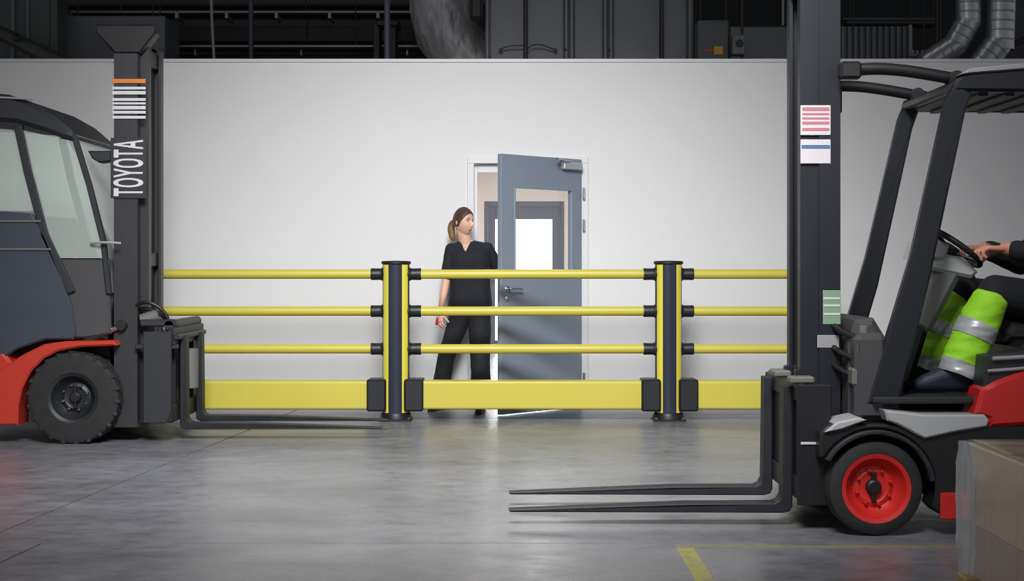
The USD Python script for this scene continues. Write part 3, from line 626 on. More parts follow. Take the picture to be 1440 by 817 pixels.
# carriage and forks
cx_ = 1.295
cg = part(fk, 'fork_carriage', [box(cx_, cx_ + .035, 6.713, 7.537, .585, .67, .006), box(cx_, cx_ + .035, 6.713, 7.537, .14, .24, .006), box(cx_ + .02, cx_ + .06, 6.83, 6.90, .13, .67, .006), box(cx_ + .02, cx_ + .06, 7.35, 7.42, .13, .67, .006),
                                box(cx_ + .03, mx0 + .1, my0 + .02, my0 + .07, .15, .72, .006), box(cx_ + .03, mx0 + .1, my1 - .07, my1 - .02, .15, .72, .006), box(cx_ + .012, cx_ + .03, 6.74, 7.51, .24, .60, .003)], mast_black)
part(cg, 'carriage_end_plate', [box(cx_ - .004, cx_ + .15, 6.70, 6.715, .12, .665, .004), box(cx_ - .004, cx_ + .15, 7.535, 7.55, .12, .665, .004)], chassis_black)
part(cg, 'reach_bar', box(cx_ + .01, cx_ + .12, 6.692, 6.70, .395, .407, .002), sticker_white, label='pale stripe on the carriage end')
part(cg, 'side_shift_pad', [box(cx_ - .03, cx_ + .08, 6.72, 6.82, .668, .70, .008), box(cx_ - .03, cx_ + .05, 7.12, 7.30, .668, .70, .008)], pad_grey)
part(cg, 'hydraulic_block', [box(cx_ + .06, cx_ + .14, 6.73, 6.80, .56, .66, .008)], cab_dark)
for yc in (6.90, 7.43):
    part(fk, 'fork', fork_blade(cx_ + .002, -.015, yc, .062, .65), fork_steel)
# overhead guard
A0, A1 = V(1.622, YN + .12, .60), V(1.995, YN + .12, 1.985)
gd = part(fk, 'overhead_guard', [beam(A0, A1, .05, .095, (0, 1, 0), .012) if False else prism([(1.600, .58), (1.745, .58), (1.875, 1.10), (2.045, 1.90), (2.075, 1.985), (2.00, 2.03), (1.955, 1.95), (1.80, 1.25)], YN + .09, YN + .15, 'y', .012),
                                 prism([(1.600, .58), (1.705, .58), (1.86, 1.10), (2.035, 1.90), (2.065, 1.985), (2.00, 2.03), (1.965, 1.95), (1.80, 1.25)], YF - .15, YF - .09, 'y', .012),
                                 prism([(1.985, 1.99), (2.00, 2.045), (2.06, 2.075), (2.40, 2.10), (3.15, 2.08), (3.22, 2.02), (3.20, 1.99), (2.6, 1.985)], YN + .085, YN + .155, 'y', .014),
                                 prism([(1.985, 1.99), (2.00, 2.045), (2.06, 2.075), (2.40, 2.10), (3.15, 2.08), (3.22, 2.02), (3.20, 1.99), (2.6, 1.985)], YF - .155, YF - .085, 'y', .014),
                                 beam(V(3.18, YN + .12, 2.02), V(3.22, YN + .12, .80), .06, .09, (0, 1, 0), .01), beam(V(3.18, YF - .12, 2.02), V(3.22, YF - .12, .80), .06, .09, (0, 1, 0), .01), box(1.99, 2.05, YN + .10, YF - .10, 1.995, 2.04, .01), box(3.15, 3.21, YN + .10, YF - .10, 1.995, 2.04, .01)], mast_black)
part(gd, 'roof_panel', [box(2.02, 3.18, YN + .14, YF - .14, 1.99, 2.035, .01)], chassis_black)
for k in range(9):
    x = 2.12 + k * .12
    part(gd, 'roof_bar', box(x, x + .045, YN + .15, YF - .15, 1.976, 1.992, .004), cab_dark)
part(gd, 'side_rail_cover', prism([(2.02, 2.066), (2.06, 2.092), (2.40, 2.125), (3.1, 2.105), (3.1, 2.078), (2.40, 2.095), (2.06, 2.068)], YN + .078, YN + .17, 'y', .006), trim_grey)
for yy in (YN + .22, YF - .22):
    tc = part(fk, 'tilt_cylinder', [tube(bez([V(1.60, yy, 2.105), V(1.75, yy, 2.105), V(1.90, yy, 2.085), V(2.08, yy, 2.055)], 14), [.028] * 14, 20), box(1.50, 1.60, yy - .035, yy + .035, 2.06, 2.14, .012), cyl(V(2.03, yy - .05, 2.06), V(2.03, yy + .05, 2.06), .035)], chassis_black)
    part(tc, 'piston_rod', cyl(V(1.53, yy, 2.105), V(1.63, yy, 2.105), .016), chrome)
# steering, seat
SC = V(2.09, 7.03, 1.295); su = unit(V(.811, 0, -.584)); sn = unit(V(.584, 0, .811)); sv = V(0, 1, 0); SR = .150
sc = part(fk, 'steering_column', [beam(V(2.075, 7.03, 1.20), V(1.915, 7.03, .90), .14, .115, (1, 0, .5), .03), ], column_grey, label='grey steering column')
part(sc, 'column_base', beam(V(1.93, 7.03, .95), V(1.82, 7.03, .60), .12, .10, (1, 0, 0), .03), chassis_black)
part(sc, 'display_unit', prism([(1.875, 1.235), (2.03, 1.235), (2.05, 1.30), (2.00, 1.325), (1.90, 1.325)], 6.93, 7.12, 'y', .012), panel_grey)
part(sc, 'column_head', prism([(1.94, 1.19), (2.16, 1.145), (2.19, 1.175), (2.12, 1.245), (2.02, 1.262), (1.95, 1.23)], 6.95, 7.11, 'y', .015), panel_grey)
sw = part(fk, 'steering_wheel', torus(SC, sn, SR, .0145, 56, 14), hose_black)
part(sw, 'steering_spoke', [beam(SC + (su * math.cos(t) + sv * math.sin(t)) * .03 - sn * .02, SC + (su * math.cos(t) + sv * math.sin(t)) * (SR - .005), .03, .014, sn, .004) for t in np.radians((90, 210, 330))], hose_black)
part(sw, 'steering_hub', lathe([(0, -.05), (.036, -.05), (.045, -.02), (.042, .0), (0, .006)], SC, sn, 28), hose_black)
part(fk, 'armrest', [prism([(2.26, 1.125), (2.50, 1.13), (2.85, 1.15), (2.85, 1.11), (2.50, 1.085), (2.28, 1.10)], 7.30, 7.42, 'y', .015)], seat_black)
part(fk, 'control_lever', [cyl(V(2.30, 7.34, 1.11), V(2.26, 7.33, 1.22), .008), cat_(ell(V(2.255, 7.33, 1.235), (.018, .018, .02)))], hose_black)
se = part(fk, 'seat', [prism([(2.30, .845), (2.29, .90), (2.34, .945), (2.5, .915), (2.86, .875), (2.97, .875), (3.0, .845)], 6.90, 7.36, 'y', .03)], seat_black)
part(se, 'side_bolster', prism([(2.24, .82), (2.22, .98), (2.32, 1.06), (2.86, 1.04), (2.86, .84)], 7.35, 7.43, 'y', .02), seat_black)
part(se, 'backrest', prism([(2.86, .86), (2.84, 1.0), (2.90, 1.35), (2.95, 1.48), (3.03, 1.48), (3.04, .86)], 6.92, 7.34, 'y', .03), seat_black)
part(fk, 'pedal', [beam(V(1.80, 6.93, .70), V(1.88, 6.93, .625), .07, .014, (1, 0, 1)), beam(V(1.76, 7.22, .70), V(1.84, 7.22, .625), .07, .014, (1, 0, 1))], rubber_black)

# ------------------------------------------------------------------ its driver
dr = thing('person', 'seated forklift driver in black jacket and bright green trousers with reflective bands', 'person', (2.6, 7.12, .6))
dh = V(2.66, 7.12, 1.70); dR = rotz(math.radians(-90))
dsL, dsR = V(2.72, 6.94, 1.45), V(2.72, 7.30, 1.45)          # his left is the near side
deL, dwL = V(2.57, 6.86, 1.235), V(2.305, 6.925, 1.285)
deR, dwR = V(2.54, 7.40, 1.22), V(2.29, 7.20, 1.29)
dhipL, dkL, daL = V(2.70, 7.01, .985), V(2.245, 6.885, 1.085), V(2.075, 6.865, .712)
dhipR, dkR, daR = V(2.70, 7.23, .985), V(2.185, 7.225, 1.075), V(2.015, 7.215, .712)
dp, dw_, dc_ = V(2.74, 7.12, .985), V(2.745, 7.12, 1.17), V(2.72, 7.12, 1.36)
dn0, dn1 = V(2.71, 7.12, 1.50), dh + V(.02, 0, -.07)
db = [as_manifold(head_mesh(dh, dR, 1.03)), bone((dn0, .062), (dn1, .056))]
tor = lambda e: [Manifold.batch_hull([sph(dc_ + V(0, s * .09, 0), .105 + e) for s in (-1, 1)] + [sph(dw_ + V(0, s * .07, 0), .10 + e) for s in (-1, 1)] + [sph(x, .05 + e) for x in (dsL, dsR)] + [sph(dn0 + V(0, 0, -.03), .055 + e)]),
                 Manifold.batch_hull([sph(dw_ + V(0, s * .07, 0), .10 + e) for s in (-1, 1)] + [sph(dp + V(0, s * .08, 0), .11 + e) for s in (-1, 1)])]
db += tor(0)
for S_, E_, W_ in ((dsL, deL, dwL), (dsR, deR, dwR)): db += chain((S_, .055), (E_, .042), (mid(E_, W_, .3), .042), (W_, .030))
db += make_hand(dwL, V(-1, .02, .02), V(-.12, 0, -1), V(0, 1, 0), (30, 62, 50), 1.06, 45)
db += make_hand(dwR, V(-1, -.25, .0), V(-.12, 0, -1), V(0, -1, 0), (30, 62, 50), 1.06, 45)
for h_, k_, a_ in ((dhipL, dkL, daL), (dhipR, dkR, daR)): db += chain((h_, .09), (k_, .06), (mid(k_, a_, .3), .058), (a_, .042))
for sx in (-1, 1): db.append(ell(dh + dR @ V(sx * .074, .012, -.006), V(.009, .018, .032), dR))
part(dr, 'body', fuse(db, .008, 3), skin_driver, smooth=True)
face_bits(dr, dh, dR, 1.03, hair_brown)
hp = trimesh.creation.icosphere(5); q = hp.vertices.copy(); hv = np.c_[q[:, 0] * .080, q[:, 1] * .100 + .004, q[:, 2] * .124 + .001] * 1.03
hv *= 1 - .2 * np.clip((-.15 + .85 * np.clip(-q[:, 1], 0, 1) - q[:, 2]) / .1, 0, 1)[:, None]; hp.vertices = dh + hv @ dR.T
part(dr, 'hair', hp, hair_brown, smooth=True)
jk = tor(.016)
for S_, E_, W_ in ((dsL, deL, dwL), (dsR, deR, dwR)): jk += chain((S_, .075), (E_, .062), (mid(E_, W_, .80), .050))
jm = fuse(jk, .014, 3, Manifold.cube([2, 2, .3], True).translate([2.7, 7.12, .985 - .06 - .15]))
jm.vertices += jm.vertex_normals * (meshkit.fbm(jm.vertices * 14, 3, 2) - .5)[:, None] * .016
part(dr, 'jacket', jm, trouser_black, label='black jacket', smooth=60)
tj = [Manifold.batch_hull([sph(dp + V(0, s * .085, -.01), .122) for s in (-1, 1)])]
for h_, k_, a_ in ((dhipL, dkL, daL), (dhipR, dkR, daR)):
    tj += chain((h_, .112), (mid(h_, k_, .6), .094), (k_, .078), (mid(k_, a_, .14), .077))
tm = fuse(tj, .014, 3, Manifold.cube([3, 3, .4], True).translate([2.7, 7.12, .80 - .2]))
part(dr, 'trousers', tm, trouser_black, label='black upper trousers', smooth=60)
def leg_tube(k_, a_, t0, t1, e, n=22, dome=False):
    t = np.linspace(t0, t1, n); r = np.interp(t, [0, .08, .2, .45, .8, 1.05], [.060, .082, .090, .093, .095, .092]) + e
    pts = k_ + (a_ - k_) * t[:, None] + V(-.012, 0, 0) * np.sin(t * 3)[:, None]
    m = tube(pts, r, 40); nv = meshkit.fbm(m.vertices * V(9, 9, 20), 3, 4) - .5
    m.vertices += m.vertex_normals * nv[:, None] * .022
    return m
for k_, a_ in ((dkL, daL), (dkR, daR)):
    le = part(dr, 'trouser_leg', leg_tube(k_, a_, .02, 1.03, 0, 40), hivis, label='bright green lower trouser leg', smooth=60)
    for t0, t1 in ((.40, .58), (.88, 1.045)):
        part(le, 'reflective_band', leg_tube(k_, a_, t0, t1, .004, 12), reflect_band, label='silver reflective band', smooth=60)
for a_ in (daL, daR):
    b0 = V(a_[0], a_[1], .617); d = V(-1, 0, 0)
    sm = Manifold.batch_hull([sph(b0 - d * .05 + V(0, 0, .045), .042), sph(b0 + V(0, 0, .10), .052), sph(b0 + d * .06 + V(0, 0, .06), .044), sph(b0 + d * .16 + V(0, 0, .045), .040), sph(b0 + d * .19 + V(0, 0, .036), .030)])
    part(dr, 'boot', fuse([sm], .012, 2), navy, smooth=60)

# ------------------------------------------------------------------ the far forklift at the left, facing right
GN = 10.0; GC = 10.55; GF = 11.1
G = lambda px, py: ((px - CX) * GN / F, EYE - (py - HY) * GN / F)
fl2 = thing('forklift', 'enclosed-cab forklift with orange fender and white lettering on its mast', 'forklift', (-3.6, GC, 0))
gx, gr = -2.967, .312
for yy, sd in ((GN + .10, -1), (GF - .10, 1)): wheel(fl2, (gx, yy, gr), gr, .20, .165, sd, dark_steel, 22)
for yy, sd in ((GN + .16, -1), (GF - .16, 1)): wheel(fl2, (-4.45, yy, .25), .25, .16, .15, sd, dark_steel)
part(fl2, 'axle', cyl(V(gx, GN + .15, gr), V(gx, GF - .15, gr), .09), chassis_black)
part(fl2, 'axle', cyl(V(-4.45, GN + .2, .25), V(-4.45, GF - .2, .25), .06), chassis_black)
part(fl2, 'chassis', [box(-4.9, -2.62, GN + .22, GF - .22, .22, .72, .03), prism([(-2.78, .20), (-2.60, .22), (-2.56, .62), (-2.66, .72), (-2.80, .72)], GN + .22, GF - .22, 'y', .02)], chassis_black)
fe = [G(*p) for p in ((-8, 598), (-8, 522), (4, 517), (30, 500), (62, 484), (90, 480), (160, 479), (163, 486), (112, 488), (82, 494), (62, 504), (44, 522), (32, 545), (26, 570), (25, 598))]
part(fl2, 'fender', [prism(fe, GN - .008, GN + .24, 'y', .012), prism(fe, GF - .24, GF + .008, 'y', .012)], fender_orange, label='orange-red front fender')
part(fl2, 'side_body', [prism([(-4.6, .16), (-4.6, .62), (-3.44, .62), (-3.36, .52), (-3.34, .14)], GN + .02, GN + .22, 'y', .02), prism([(-4.6, .16), (-4.6, .62), (-3.44, .62), (-3.36, .52), (-3.34, .14)], GF - .22, GF - .02, 'y', .02)], fender_orange, label='orange-red side body')
part(fl2, 'counterweight', prism([(-4.95, .30), (-4.98, .95), (-4.85, 1.12), (-4.25, 1.12), (-4.25, .30)], GN + .06, GF - .06, 'y', .04), cab_dark)
# cab
cabl = [G(*p) for p in ((-60, 470), (-60, 300), (4, 297), (42, 300), (62, 332), (84, 385), (98, 430), (104, 470), (100, 478), (62, 478), (20, 492), (-8, 514), (-60, 514))]
part(fl2, 'cab_side', [prism(cabl, GN + .03, GN + .09, 'y', .012), prism(cabl, GF - .09, GF - .03, 'y', .012)], cab_blue, label='slate blue cab side panel')
part(fl2, 'front_panel', [prism([G(*p) for p in ((70, 364), (150, 364), (152, 470), (118, 476), (70, 476))], y0, y1, 'y', .012) for y0, y1 in ((GN + .06, GN + .11), (GF - .11, GF - .06))], cowl_grey, label='dark lower front panel of the cab')
part(fl2, 'front_cowl', [prism([(-2.76, .70), (-2.72, .98), (-2.80, 1.12), (-2.96, 1.16), (-3.02, 1.06), (-3.3, .98), (-3.3, .70)], GN + .085, GF - .085, 'y', .02)], cab_dark)
part(fl2, 'cab_trim', [prism([(-3.6, 1.515), (-3.6, 1.50), (-3.19, 1.50), (-3.19, 1.515)], GN + .018, GN + .04, 'y', .004), prism([(-3.6, 1.325), (-3.6, 1.31), (-3.12, 1.31), (-3.12, 1.325)], GN + .018, GN + .04, 'y', .004)], pad_grey)
# pillars: door post, front pillar, roof
pB = [(X_(22, GN), Z_(175, GN)), (X_(36, GN), Z_(240, GN)), (X_(60, GN), Z_(330, GN)), (X_(98, GN), Z_(412, GN))]
def strip2(P, w):
    P = np.asarray(P, float); t = np.gradient(P, axis=0); t /= np.linalg.norm(t, axis=1, keepdims=True); n_ = np.stack([-t[:, 1], t[:, 0]], 1)
    return [tuple(x) for x in P + n_ * w / 2] + [tuple(x) for x in (P - n_ * w / 2)[::-1]]
pA = [(X_(100, GN), Z_(188, GN)), (X_(122, GN), Z_(260, GN)), (X_(142, GN), Z_(340, GN)), (X_(150, GN), Z_(414, GN))]
roofo = [G(*p) for p in ((-120, 150), (-120, 132), (-30, 128), (10, 132), (40, 142), (72, 160), (98, 182), (104, 194), (92, 196), (60, 184), (20, 172), (-60, 166), (-120, 166))]
part(fl2, 'cab_pillar', [prism(strip2(pB, .055), GN + .03, GN + .09, 'y', .008), prism(strip2(pA, .035), GN + .04, GN + .09, 'y', .008), prism(strip2(pA, .035), GF - .09, GF - .04, 'y', .008), prism(strip2(pB, .05), GF - .09, GF - .04, 'y', .008), beam(V(-4.25, GN + .07, 1.1), V(-4.15, GN + .07, 2.3), .06, .08, (0, 1, 0)), beam(V(-4.25, GF - .07, 1.1), V(-4.15, GF - .07, 2.3), .06, .08, (0, 1, 0))], cab_dark)
rf = part(fl2, 'cab_roof', prism(roofo, GN + .02, GF - .02, 'y', .03), cab_dark)
part(rf, 'roof_trim', prism(strip2([G(-60, 136), G(4, 137), G(45, 139)], .014), GN + .005, GN + .03, 'y', .003), trim_grey)
part(fl2, 'side_window', [prism([G(-8, 180), G(22, 182), G(36, 245), G(48, 292), G(40, 297), G(-8, 296)], GN + .05, GN + .056, 'y', .001)], cab_glass, smooth=False)
part(fl2, 'side_window', [prism([G(28, 182), G(92, 196), G(112, 230), G(138, 335), G(143, 363), G(82, 363), G(66, 332), G(42, 240)], GN + .05, GN + .056, 'y', .001)], cab_glass, smooth=False)
wv = np.array([[X_(100, GN), GN + .09, Z_(188, GN)], [X_(150, GN), GN + .09, Z_(412, GN)], [X_(150, GN), GF - .09, Z_(412, GN)], [X_(100, GN), GF - .09, Z_(188, GN)]])
part(fl2, 'windscreen', hull(np.vstack([wv, wv + V(.006, 0, 0)])), cab_glass, smooth=False)
part(fl2, 'seat', [prism([(-3.95, .80), (-3.95, 1.0), (-3.5, 1.02), (-3.46, .96), (-3.5, .80)], 10.3, 10.8, 'y', .03), prism([(-4.02, .95), (-4.1, 1.6), (-4.0, 1.62), (-3.88, 1.0)], 10.32, 10.78, 'y', .03)], seat_black)
part(fl2, 'steering_column', [beam(V(-2.98, 10.5, .95), V(-3.16, 10.5, 1.30), .09, .09, (0, 1, 0), .02)], cab_dark)
part(fl2, 'steering_wheel', [torus(V(-3.18, 10.5, 1.33), V(-.5, 0, .85), .165, .015), beam(V(-3.18, 10.35, 1.33), V(-3.18, 10.65, 1.33), .03, .014)], hose_black)
wl = part(fl2, 'work_lamp', [prism([(X_(116, GN), Z_(210, GN)), (X_(150, GN), Z_(210, GN)), (X_(150, GN), Z_(225, GN)), (X_(132, GN), Z_(227, GN)), (X_(122, GN), Z_(221, GN))], GN + .12, GN + .24, 'y', .01), beam(V(X_(148, GN), GN + .18, Z_(217, GN)), V(X_(166, GN), GN + .18, Z_(217, GN)), .03, .03)], cab_dark)
part(fl2, 'grab_handle', [tube(bez([V(X_(126, GN), GN + .03, Z_(342, GN)), V(X_(148, GN), GN, Z_(341, GN)), V(X_(168, GN), GN + .03, Z_(342, GN))], 10), .009)], trim_grey)
# mast
nx0, nx1, ny0, ny1 = -2.720, -2.560, 10.12, 10.74
ms2 = part(fl2, 'mast', [channel(nx0, nx1, ny0, ny0 + .09, .10, 2.66, .02, 1), channel(nx0, nx1, ny1 - .09, ny1, .10, 2.66, .02, -1), box(nx0, nx0 + .06, ny0 + .05, ny1 - .05, .16, .30, .008), box(nx0, nx0 + .05, ny0 + .05, ny1 - .05, 1.6, 1.72, .008)], mast_grey)
part(ms2, 'inner_mast', [channel(nx0 + .06, nx1 + .055, ny0 + .095, ny0 + .17, .12, 2.74, .018, 1), channel(nx0 + .06, nx1 + .055, ny1 - .17, ny1 - .095, .12, 2.74, .018, -1), box(nx0 + .08, nx1 + .03, ny0 + .10, ny1 - .10, 2.60, 2.72, .008), box(nx0 + .1, nx1 + .03, ny0 + .12, ny1 - .12, 1.2, 1.3, .008)], mast_grey)
part(ms2, 'mast_crosshead', [prism([(nx0 - .13, 2.80), (nx0 + .0, 2.66), (nx1 + .01, 2.66), (nx1 + .12, 2.80), (nx1 + .12, 2.86), (nx0 - .13, 2.86)], ny0 + .02, ny0 + .16, 'y', .012), box(nx0 + .02, nx1 + .02, ny0 + .1, ny1 - .1, 2.74, 2.84, .01)], chassis_black)
part(ms2, 'mast_guard', [box(nx1 - .02, nx1 - .012, ny0 + .17, ny1 - .17, .35, 2.55, .001)], cab_dark, label='dark mesh guard between the mast rails')
part(ms2, 'lift_cylinder', [cyl(V(nx0 + .06, yy, .15), V(nx0 + .06, yy, 2.0), .035) for yy in (ny0 + .22, ny1 - .22)], chassis_black)
part(ms2, 'piston_rod', [cyl(V(nx0 + .06, yy, 2.0), V(nx0 + .06, yy, 2.62), .02) for yy in (ny0 + .22, ny1 - .22)], chrome)
part(ms2, 'mast_chain', [box(nx1 + .0, nx1 + .01, yy - .015, yy + .015, .5, 2.6, .002) for yy in (ny0 + .20, ny1 - .20)], hose_black)
part(ms2, 'hydraulic_hose', [tube(bez([V(nx1, ny0 + .3, .6), V(nx1 + .02, ny0 + .3, 1.6), V(nx1, ny0 + .3, 2.6)], 8), .013, 8)], hose_black)
QX = lambda px: X_(px, ny0); QZ = lambda py: Z_(py, ny0)
nb = .042                                                        # plate that carries the lettering
pl = part(fl2, 'name_plate', box(QX(156), QX(206), ny0 - .010, ny0 - .002, QZ(279), QZ(194), .002), mast_grey)
tx = meshkit.text_mesh('TOYOTA', 1.0, 1.0, bold=True); b0, b1 = tx.bounds
tv = (tx.vertices - b0) / (b1 - b0)
tx.vertices = np.c_[QX(202) + (1 - tv[:, 1]) * (QX(160) - QX(202)) * -1 * -1, np.full(len(tv), ny0 - .0105) - tv[:, 2] * .002, QZ(276) + tv[:, 0] * (QZ(197) - QZ(276))]
tx.vertices[:, 0] = QX(160) + (1 - tv[:, 1]) * (QX(202) - QX(160))
if tx.volume < 0: tx.invert()
part(pl, 'lettering', tx, letter_white, label='white upright lettering on the mast', smooth=False)
part(fl2, 'mast_marking', [box(QX(158), QX(205), ny0 - .006, ny0 - .001, QZ(y + h), QZ(y), .001) for y, h in ((122, 4), (128, 5), (138, 4), (144, 3), (149, 5), (156, 4), (163, 4))], letter_white, label='white printed bars on the mast', smooth=False, join=True)
part(fl2, 'mast_marking', box(QX(158), QX(205), ny0 - .006, ny0 - .001, QZ(117), QZ(111), .001), sticker_orange, label='orange bar on the mast', smooth=False)
for yy in (ny0 - .02, ny1 + .02):
    tcl = part(fl2, 'tilt_cylinder', [cyl(V(-3.02, yy + .0, .62), V(-2.80, yy, .74), .038), cyl(V(-2.66, yy - .03, .80), V(-2.66, yy + .03, .80), .035)], chassis_black)
    part(tcl, 'piston_rod', cyl(V(-2.82, yy, .73), V(-2.66, yy, .80), .02), chrome)
# carriage and forks
gxc = -2.34
cg2 = part(fl2, 'fork_carriage', [box(gxc, gxc + .04, 10.05, 11.05, .66, .78, .008), box(gxc, gxc + .04, 10.05, 11.05, .14, .26, .008), box(gxc - .04, gxc + .02, 10.22, 10.32, .14, .78, .008), box(gxc - .04, gxc + .02, 10.78, 10.88, .14, .78, .008),
                                  box(nx1 - .01, gxc, 10.23, 10.29, .18, .72, .008), box(nx1 - .01, gxc, 10.62, 10.68, .18, .72, .008)], chassis_black)
part(cg2, 'carriage_end_plate', [prism([(gxc - .16, .14), (gxc + .0, .14), (gxc + .03, .22), (gxc + .03, .76), (gxc - .16, .76)], 10.04, 10.06, 'y', .004), prism([(gxc - .16, .14), (gxc + .03, .14), (gxc + .03, .76), (gxc - .16, .76)], 11.04, 11.06, 'y', .004)], cab_dark)
part(cg2, 'side_shifter', [cyl(V(gxc + .0, 10.1, .80), V(gxc + .0, 11.0, .80), .035), box(gxc - .20, gxc + .045, 10.10, 10.20, .79, .84, .01), box(gxc - .12, gxc + .07, 10.10, 11.0, .70, .735, .008), box(gxc - .22, gxc + .06, 10.06, 10.14, .64, .67, .006)], cab_dark)
part(cg2, 'hydraulic_cylinder', [cyl(V(gxc + .06, 10.5, .34), V(gxc + .06, 10.5, .62), .055), cyl(V(gxc - .2, 10.16, .83), V(gxc - .08, 10.16, .87), .045)], pad_grey)
for k in range(3):
    part(cg2, 'hydraulic_hose', tube(bez([V(nx1 - .02, 10.14 + .05 * k, .92 - .03 * k), V(gxc - .12, 10.10 + .05 * k, .95 - .05 * k), V(gxc - .01, 10.12 + .05 * k, .84 - .05 * k), V(gxc - .08, 10.10 + .05 * k, .72)], 18), .013, 10), hose_black)
for yc in (10.30, 10.82):
    part(fl2, 'fork', fork_blade(gxc + .042, -.90, yc, .075, .72), fork_steel)

# ------------------------------------------------------------------ film-wrapped pallet of cartons, foreground right
px0, px1, py0, py1 = 1.57, 2.17, 4.365, 5.10
pal = thing('pallet', 'wooden pallet under the film-wrapped cartons', 'pallet', (1.87, 4.73, 0))
for k in range(5):
    y = py0 - .02 + k * .165
    part(pal, 'deck_board', box(px0 - .035, px1 + .03, y, y + .115, .122, .144, .003), pallet_wood)
for x in (px0 - .035, 1.82, px1 - .07):
    part(pal, 'stringer_board', box(x, x + .1, py0 - .02, py1 + .02, .100, .122, .003), pallet_wood)
    for y in (py0 - .02, 4.67, py1 - .12): part(pal, 'block', box(x, x + .1, y, y + .14, .022, .100, .003), pallet_wood)
    part(pal, 'base_board', box(x, x + .1, py0 - .02, py1 + .02, 0, .022, .003), pallet_wood)
names = (('nearest the viewer', 4.365), ('in the middle', 4.61), ('farthest from the viewer', 4.855))
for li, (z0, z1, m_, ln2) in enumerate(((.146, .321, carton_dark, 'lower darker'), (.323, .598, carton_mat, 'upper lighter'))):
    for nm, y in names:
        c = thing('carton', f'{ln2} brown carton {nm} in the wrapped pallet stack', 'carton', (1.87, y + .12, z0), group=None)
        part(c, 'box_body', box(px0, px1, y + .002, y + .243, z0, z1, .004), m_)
        part(c, 'packing_tape', [box(px0 + .02, px1 - .02, y + .095, y + .15, z1 - .0005, z1 + .0008, .0002)], carton_tape)
def loop(e, z, wob):
    P = np.array(rr(px0 - e, px1 + e, py0 - e, py1 + e, .02 + e, 7)); Q = []
    for a, b_ in zip(P, np.roll(P, -1, 0)):
        for t in np.linspace(0, 1, 8 if np.linalg.norm(b_ - a) > .1 else 1, endpoint=False): Q.append(a + (b_ - a) * t)
    Q = np.array(Q); n_ = (meshkit.fbm(np.c_[Q * 9, np.full(len(Q), z * 14)], 3, 3) - .5) * wob
    c0 = Q.mean(0); d = Q - c0; d /= np.linalg.norm(d, axis=1, keepdims=True)
    return np.c_[Q + d * (n_[:, None] + wob * .6), np.full(len(Q), z)]
zs = np.r_[np.linspace(.06, .59, 20), .604]
rings = [loop(.006, z, .008) for z in zs] + [np.c_[loop(-.02, .607, .004)[:, :2], np.full(len(loop(0, 0, 0)), .607)]]
n_ = len(rings[0]); v = np.concatenate(rings + [np.array([[1.87, 4.73, .606]])]); w = np.arange(n_); nx = (w + 1) % n_; f = []
for i in range(len(rings) - 1): f += [np.stack([i * n_ + w, i * n_ + nx, (i + 1) * n_ + nx], 1), np.stack([i * n_ + w, (i + 1) * n_ + nx, (i + 1) * n_ + w], 1)]
f.append(np.stack([(len(rings) - 1) * n_ + w, (len(rings) - 1) * n_ + nx, np.full(n_, len(v) - 1)], 1))
fw = thing('stretch_film', 'clear plastic stretch film wrapped around the pallet of cartons', 'plastic film', (1.87, 4.73, .06))
part(fw, 'film_wrap', trimesh.Trimesh(v, np.concatenate(f), process=False), film, smooth=True)
cz = np.linspace(.03, .600, 24)
cp = np.array([[px0 - .010 - .030 * (meshkit.fbm(V(0, 0, z * 6)[None], 3, 8)[0]) - .010 * np.clip((.585 - z) / .06, 0, 1), py1 + .012, z] for z in cz])
vv = np.concatenate([np.stack([cp + V(.035, .012, 0), cp, cp + V(.02, -.030, 0), cp + V(.036, -.10, 0)], 1).reshape(-1, 3)])
ff = []
for i in range(len(cz) - 1):
    for j in range(3): a = i * 4 + j; ff += [[a, a + 1, a + 5], [a, a + 5, a + 4]]
part(fw, 'film_fold', trimesh.Trimesh(vv, np.array(ff), process=False), film_edge, label='bunched film at the far corner', smooth=True)

# ------------------------------------------------------------------ services hanging behind and above the wall
def bx(px0_, px1_, py0_, py1_, y0, y1, b=.01):
    return box(X_(px0_, y0), X_(px1_, y0), y0, y1, Z_(py1_, y0), Z_(py0_, y0), b)
def rods(parent, pts):
    for px, py, y in pts:
        p = at(px, py, y); part(parent, 'hanger_rod', cyl(p, V(p[0], p[1], 8.0), .007, 8, .001), service_black)
# left: upright duct, sloping tray, flat duct
t = thing('air_duct', 'dark upright sheet-metal duct at the far left above the wall', 'air duct', (X_(45, 15.5), 15.8, 2.9))
part(t, 'duct_body', bx(-60, 80, -120, 120, 15.5, 15.9), duct_dark); part(t, 'duct_flange', [bx(14, 20, -120, 120, 15.46, 15.5), bx(36, 40, -120, 120, 15.47, 15.5)], duct_grey)
t = thing('cable_tray', 'small sloping cable tray in front of the upright duct above the wall', 'cable tray', tuple(at(45, 60, 15.1)))
part(t, 'tray_rail', beam(at(-8, 34, 15.1), at(90, 79, 15.1), .02, .03), service_black); part(t, 'tray_rail', beam(at(-10, 50, 15.1), at(82, 97, 15.1), .02, .03), service_black)
part(t, 'tray_bed', beam(at(-9, 42, 15.14), at(86, 88, 15.14), .01, .12, (.4, 0, 1)), duct_dark)
rods(t, ((-4, 40, 15.14), (70, 80, 15.14)))
part(t, 'pipe_clamp', [torus(at(24, 52, 15.08), V(0, 1, 0), .035, .012, 20, 8)], service_black)
t = thing('air_duct', 'flat grey duct box above the wall behind the far forklift mast', 'air duct', (X_(165, 16), 16.3, 2.9))
part(t, 'duct_body', bx(95, 232, 22, 130, 16.0, 16.7), duct_grey); rods(t, ((110, 24, 16.3), (215, 24, 16.3))); part(t, 'duct_flange', bx(93, 97, 20, 130, 15.97, 16.75), duct_dark)
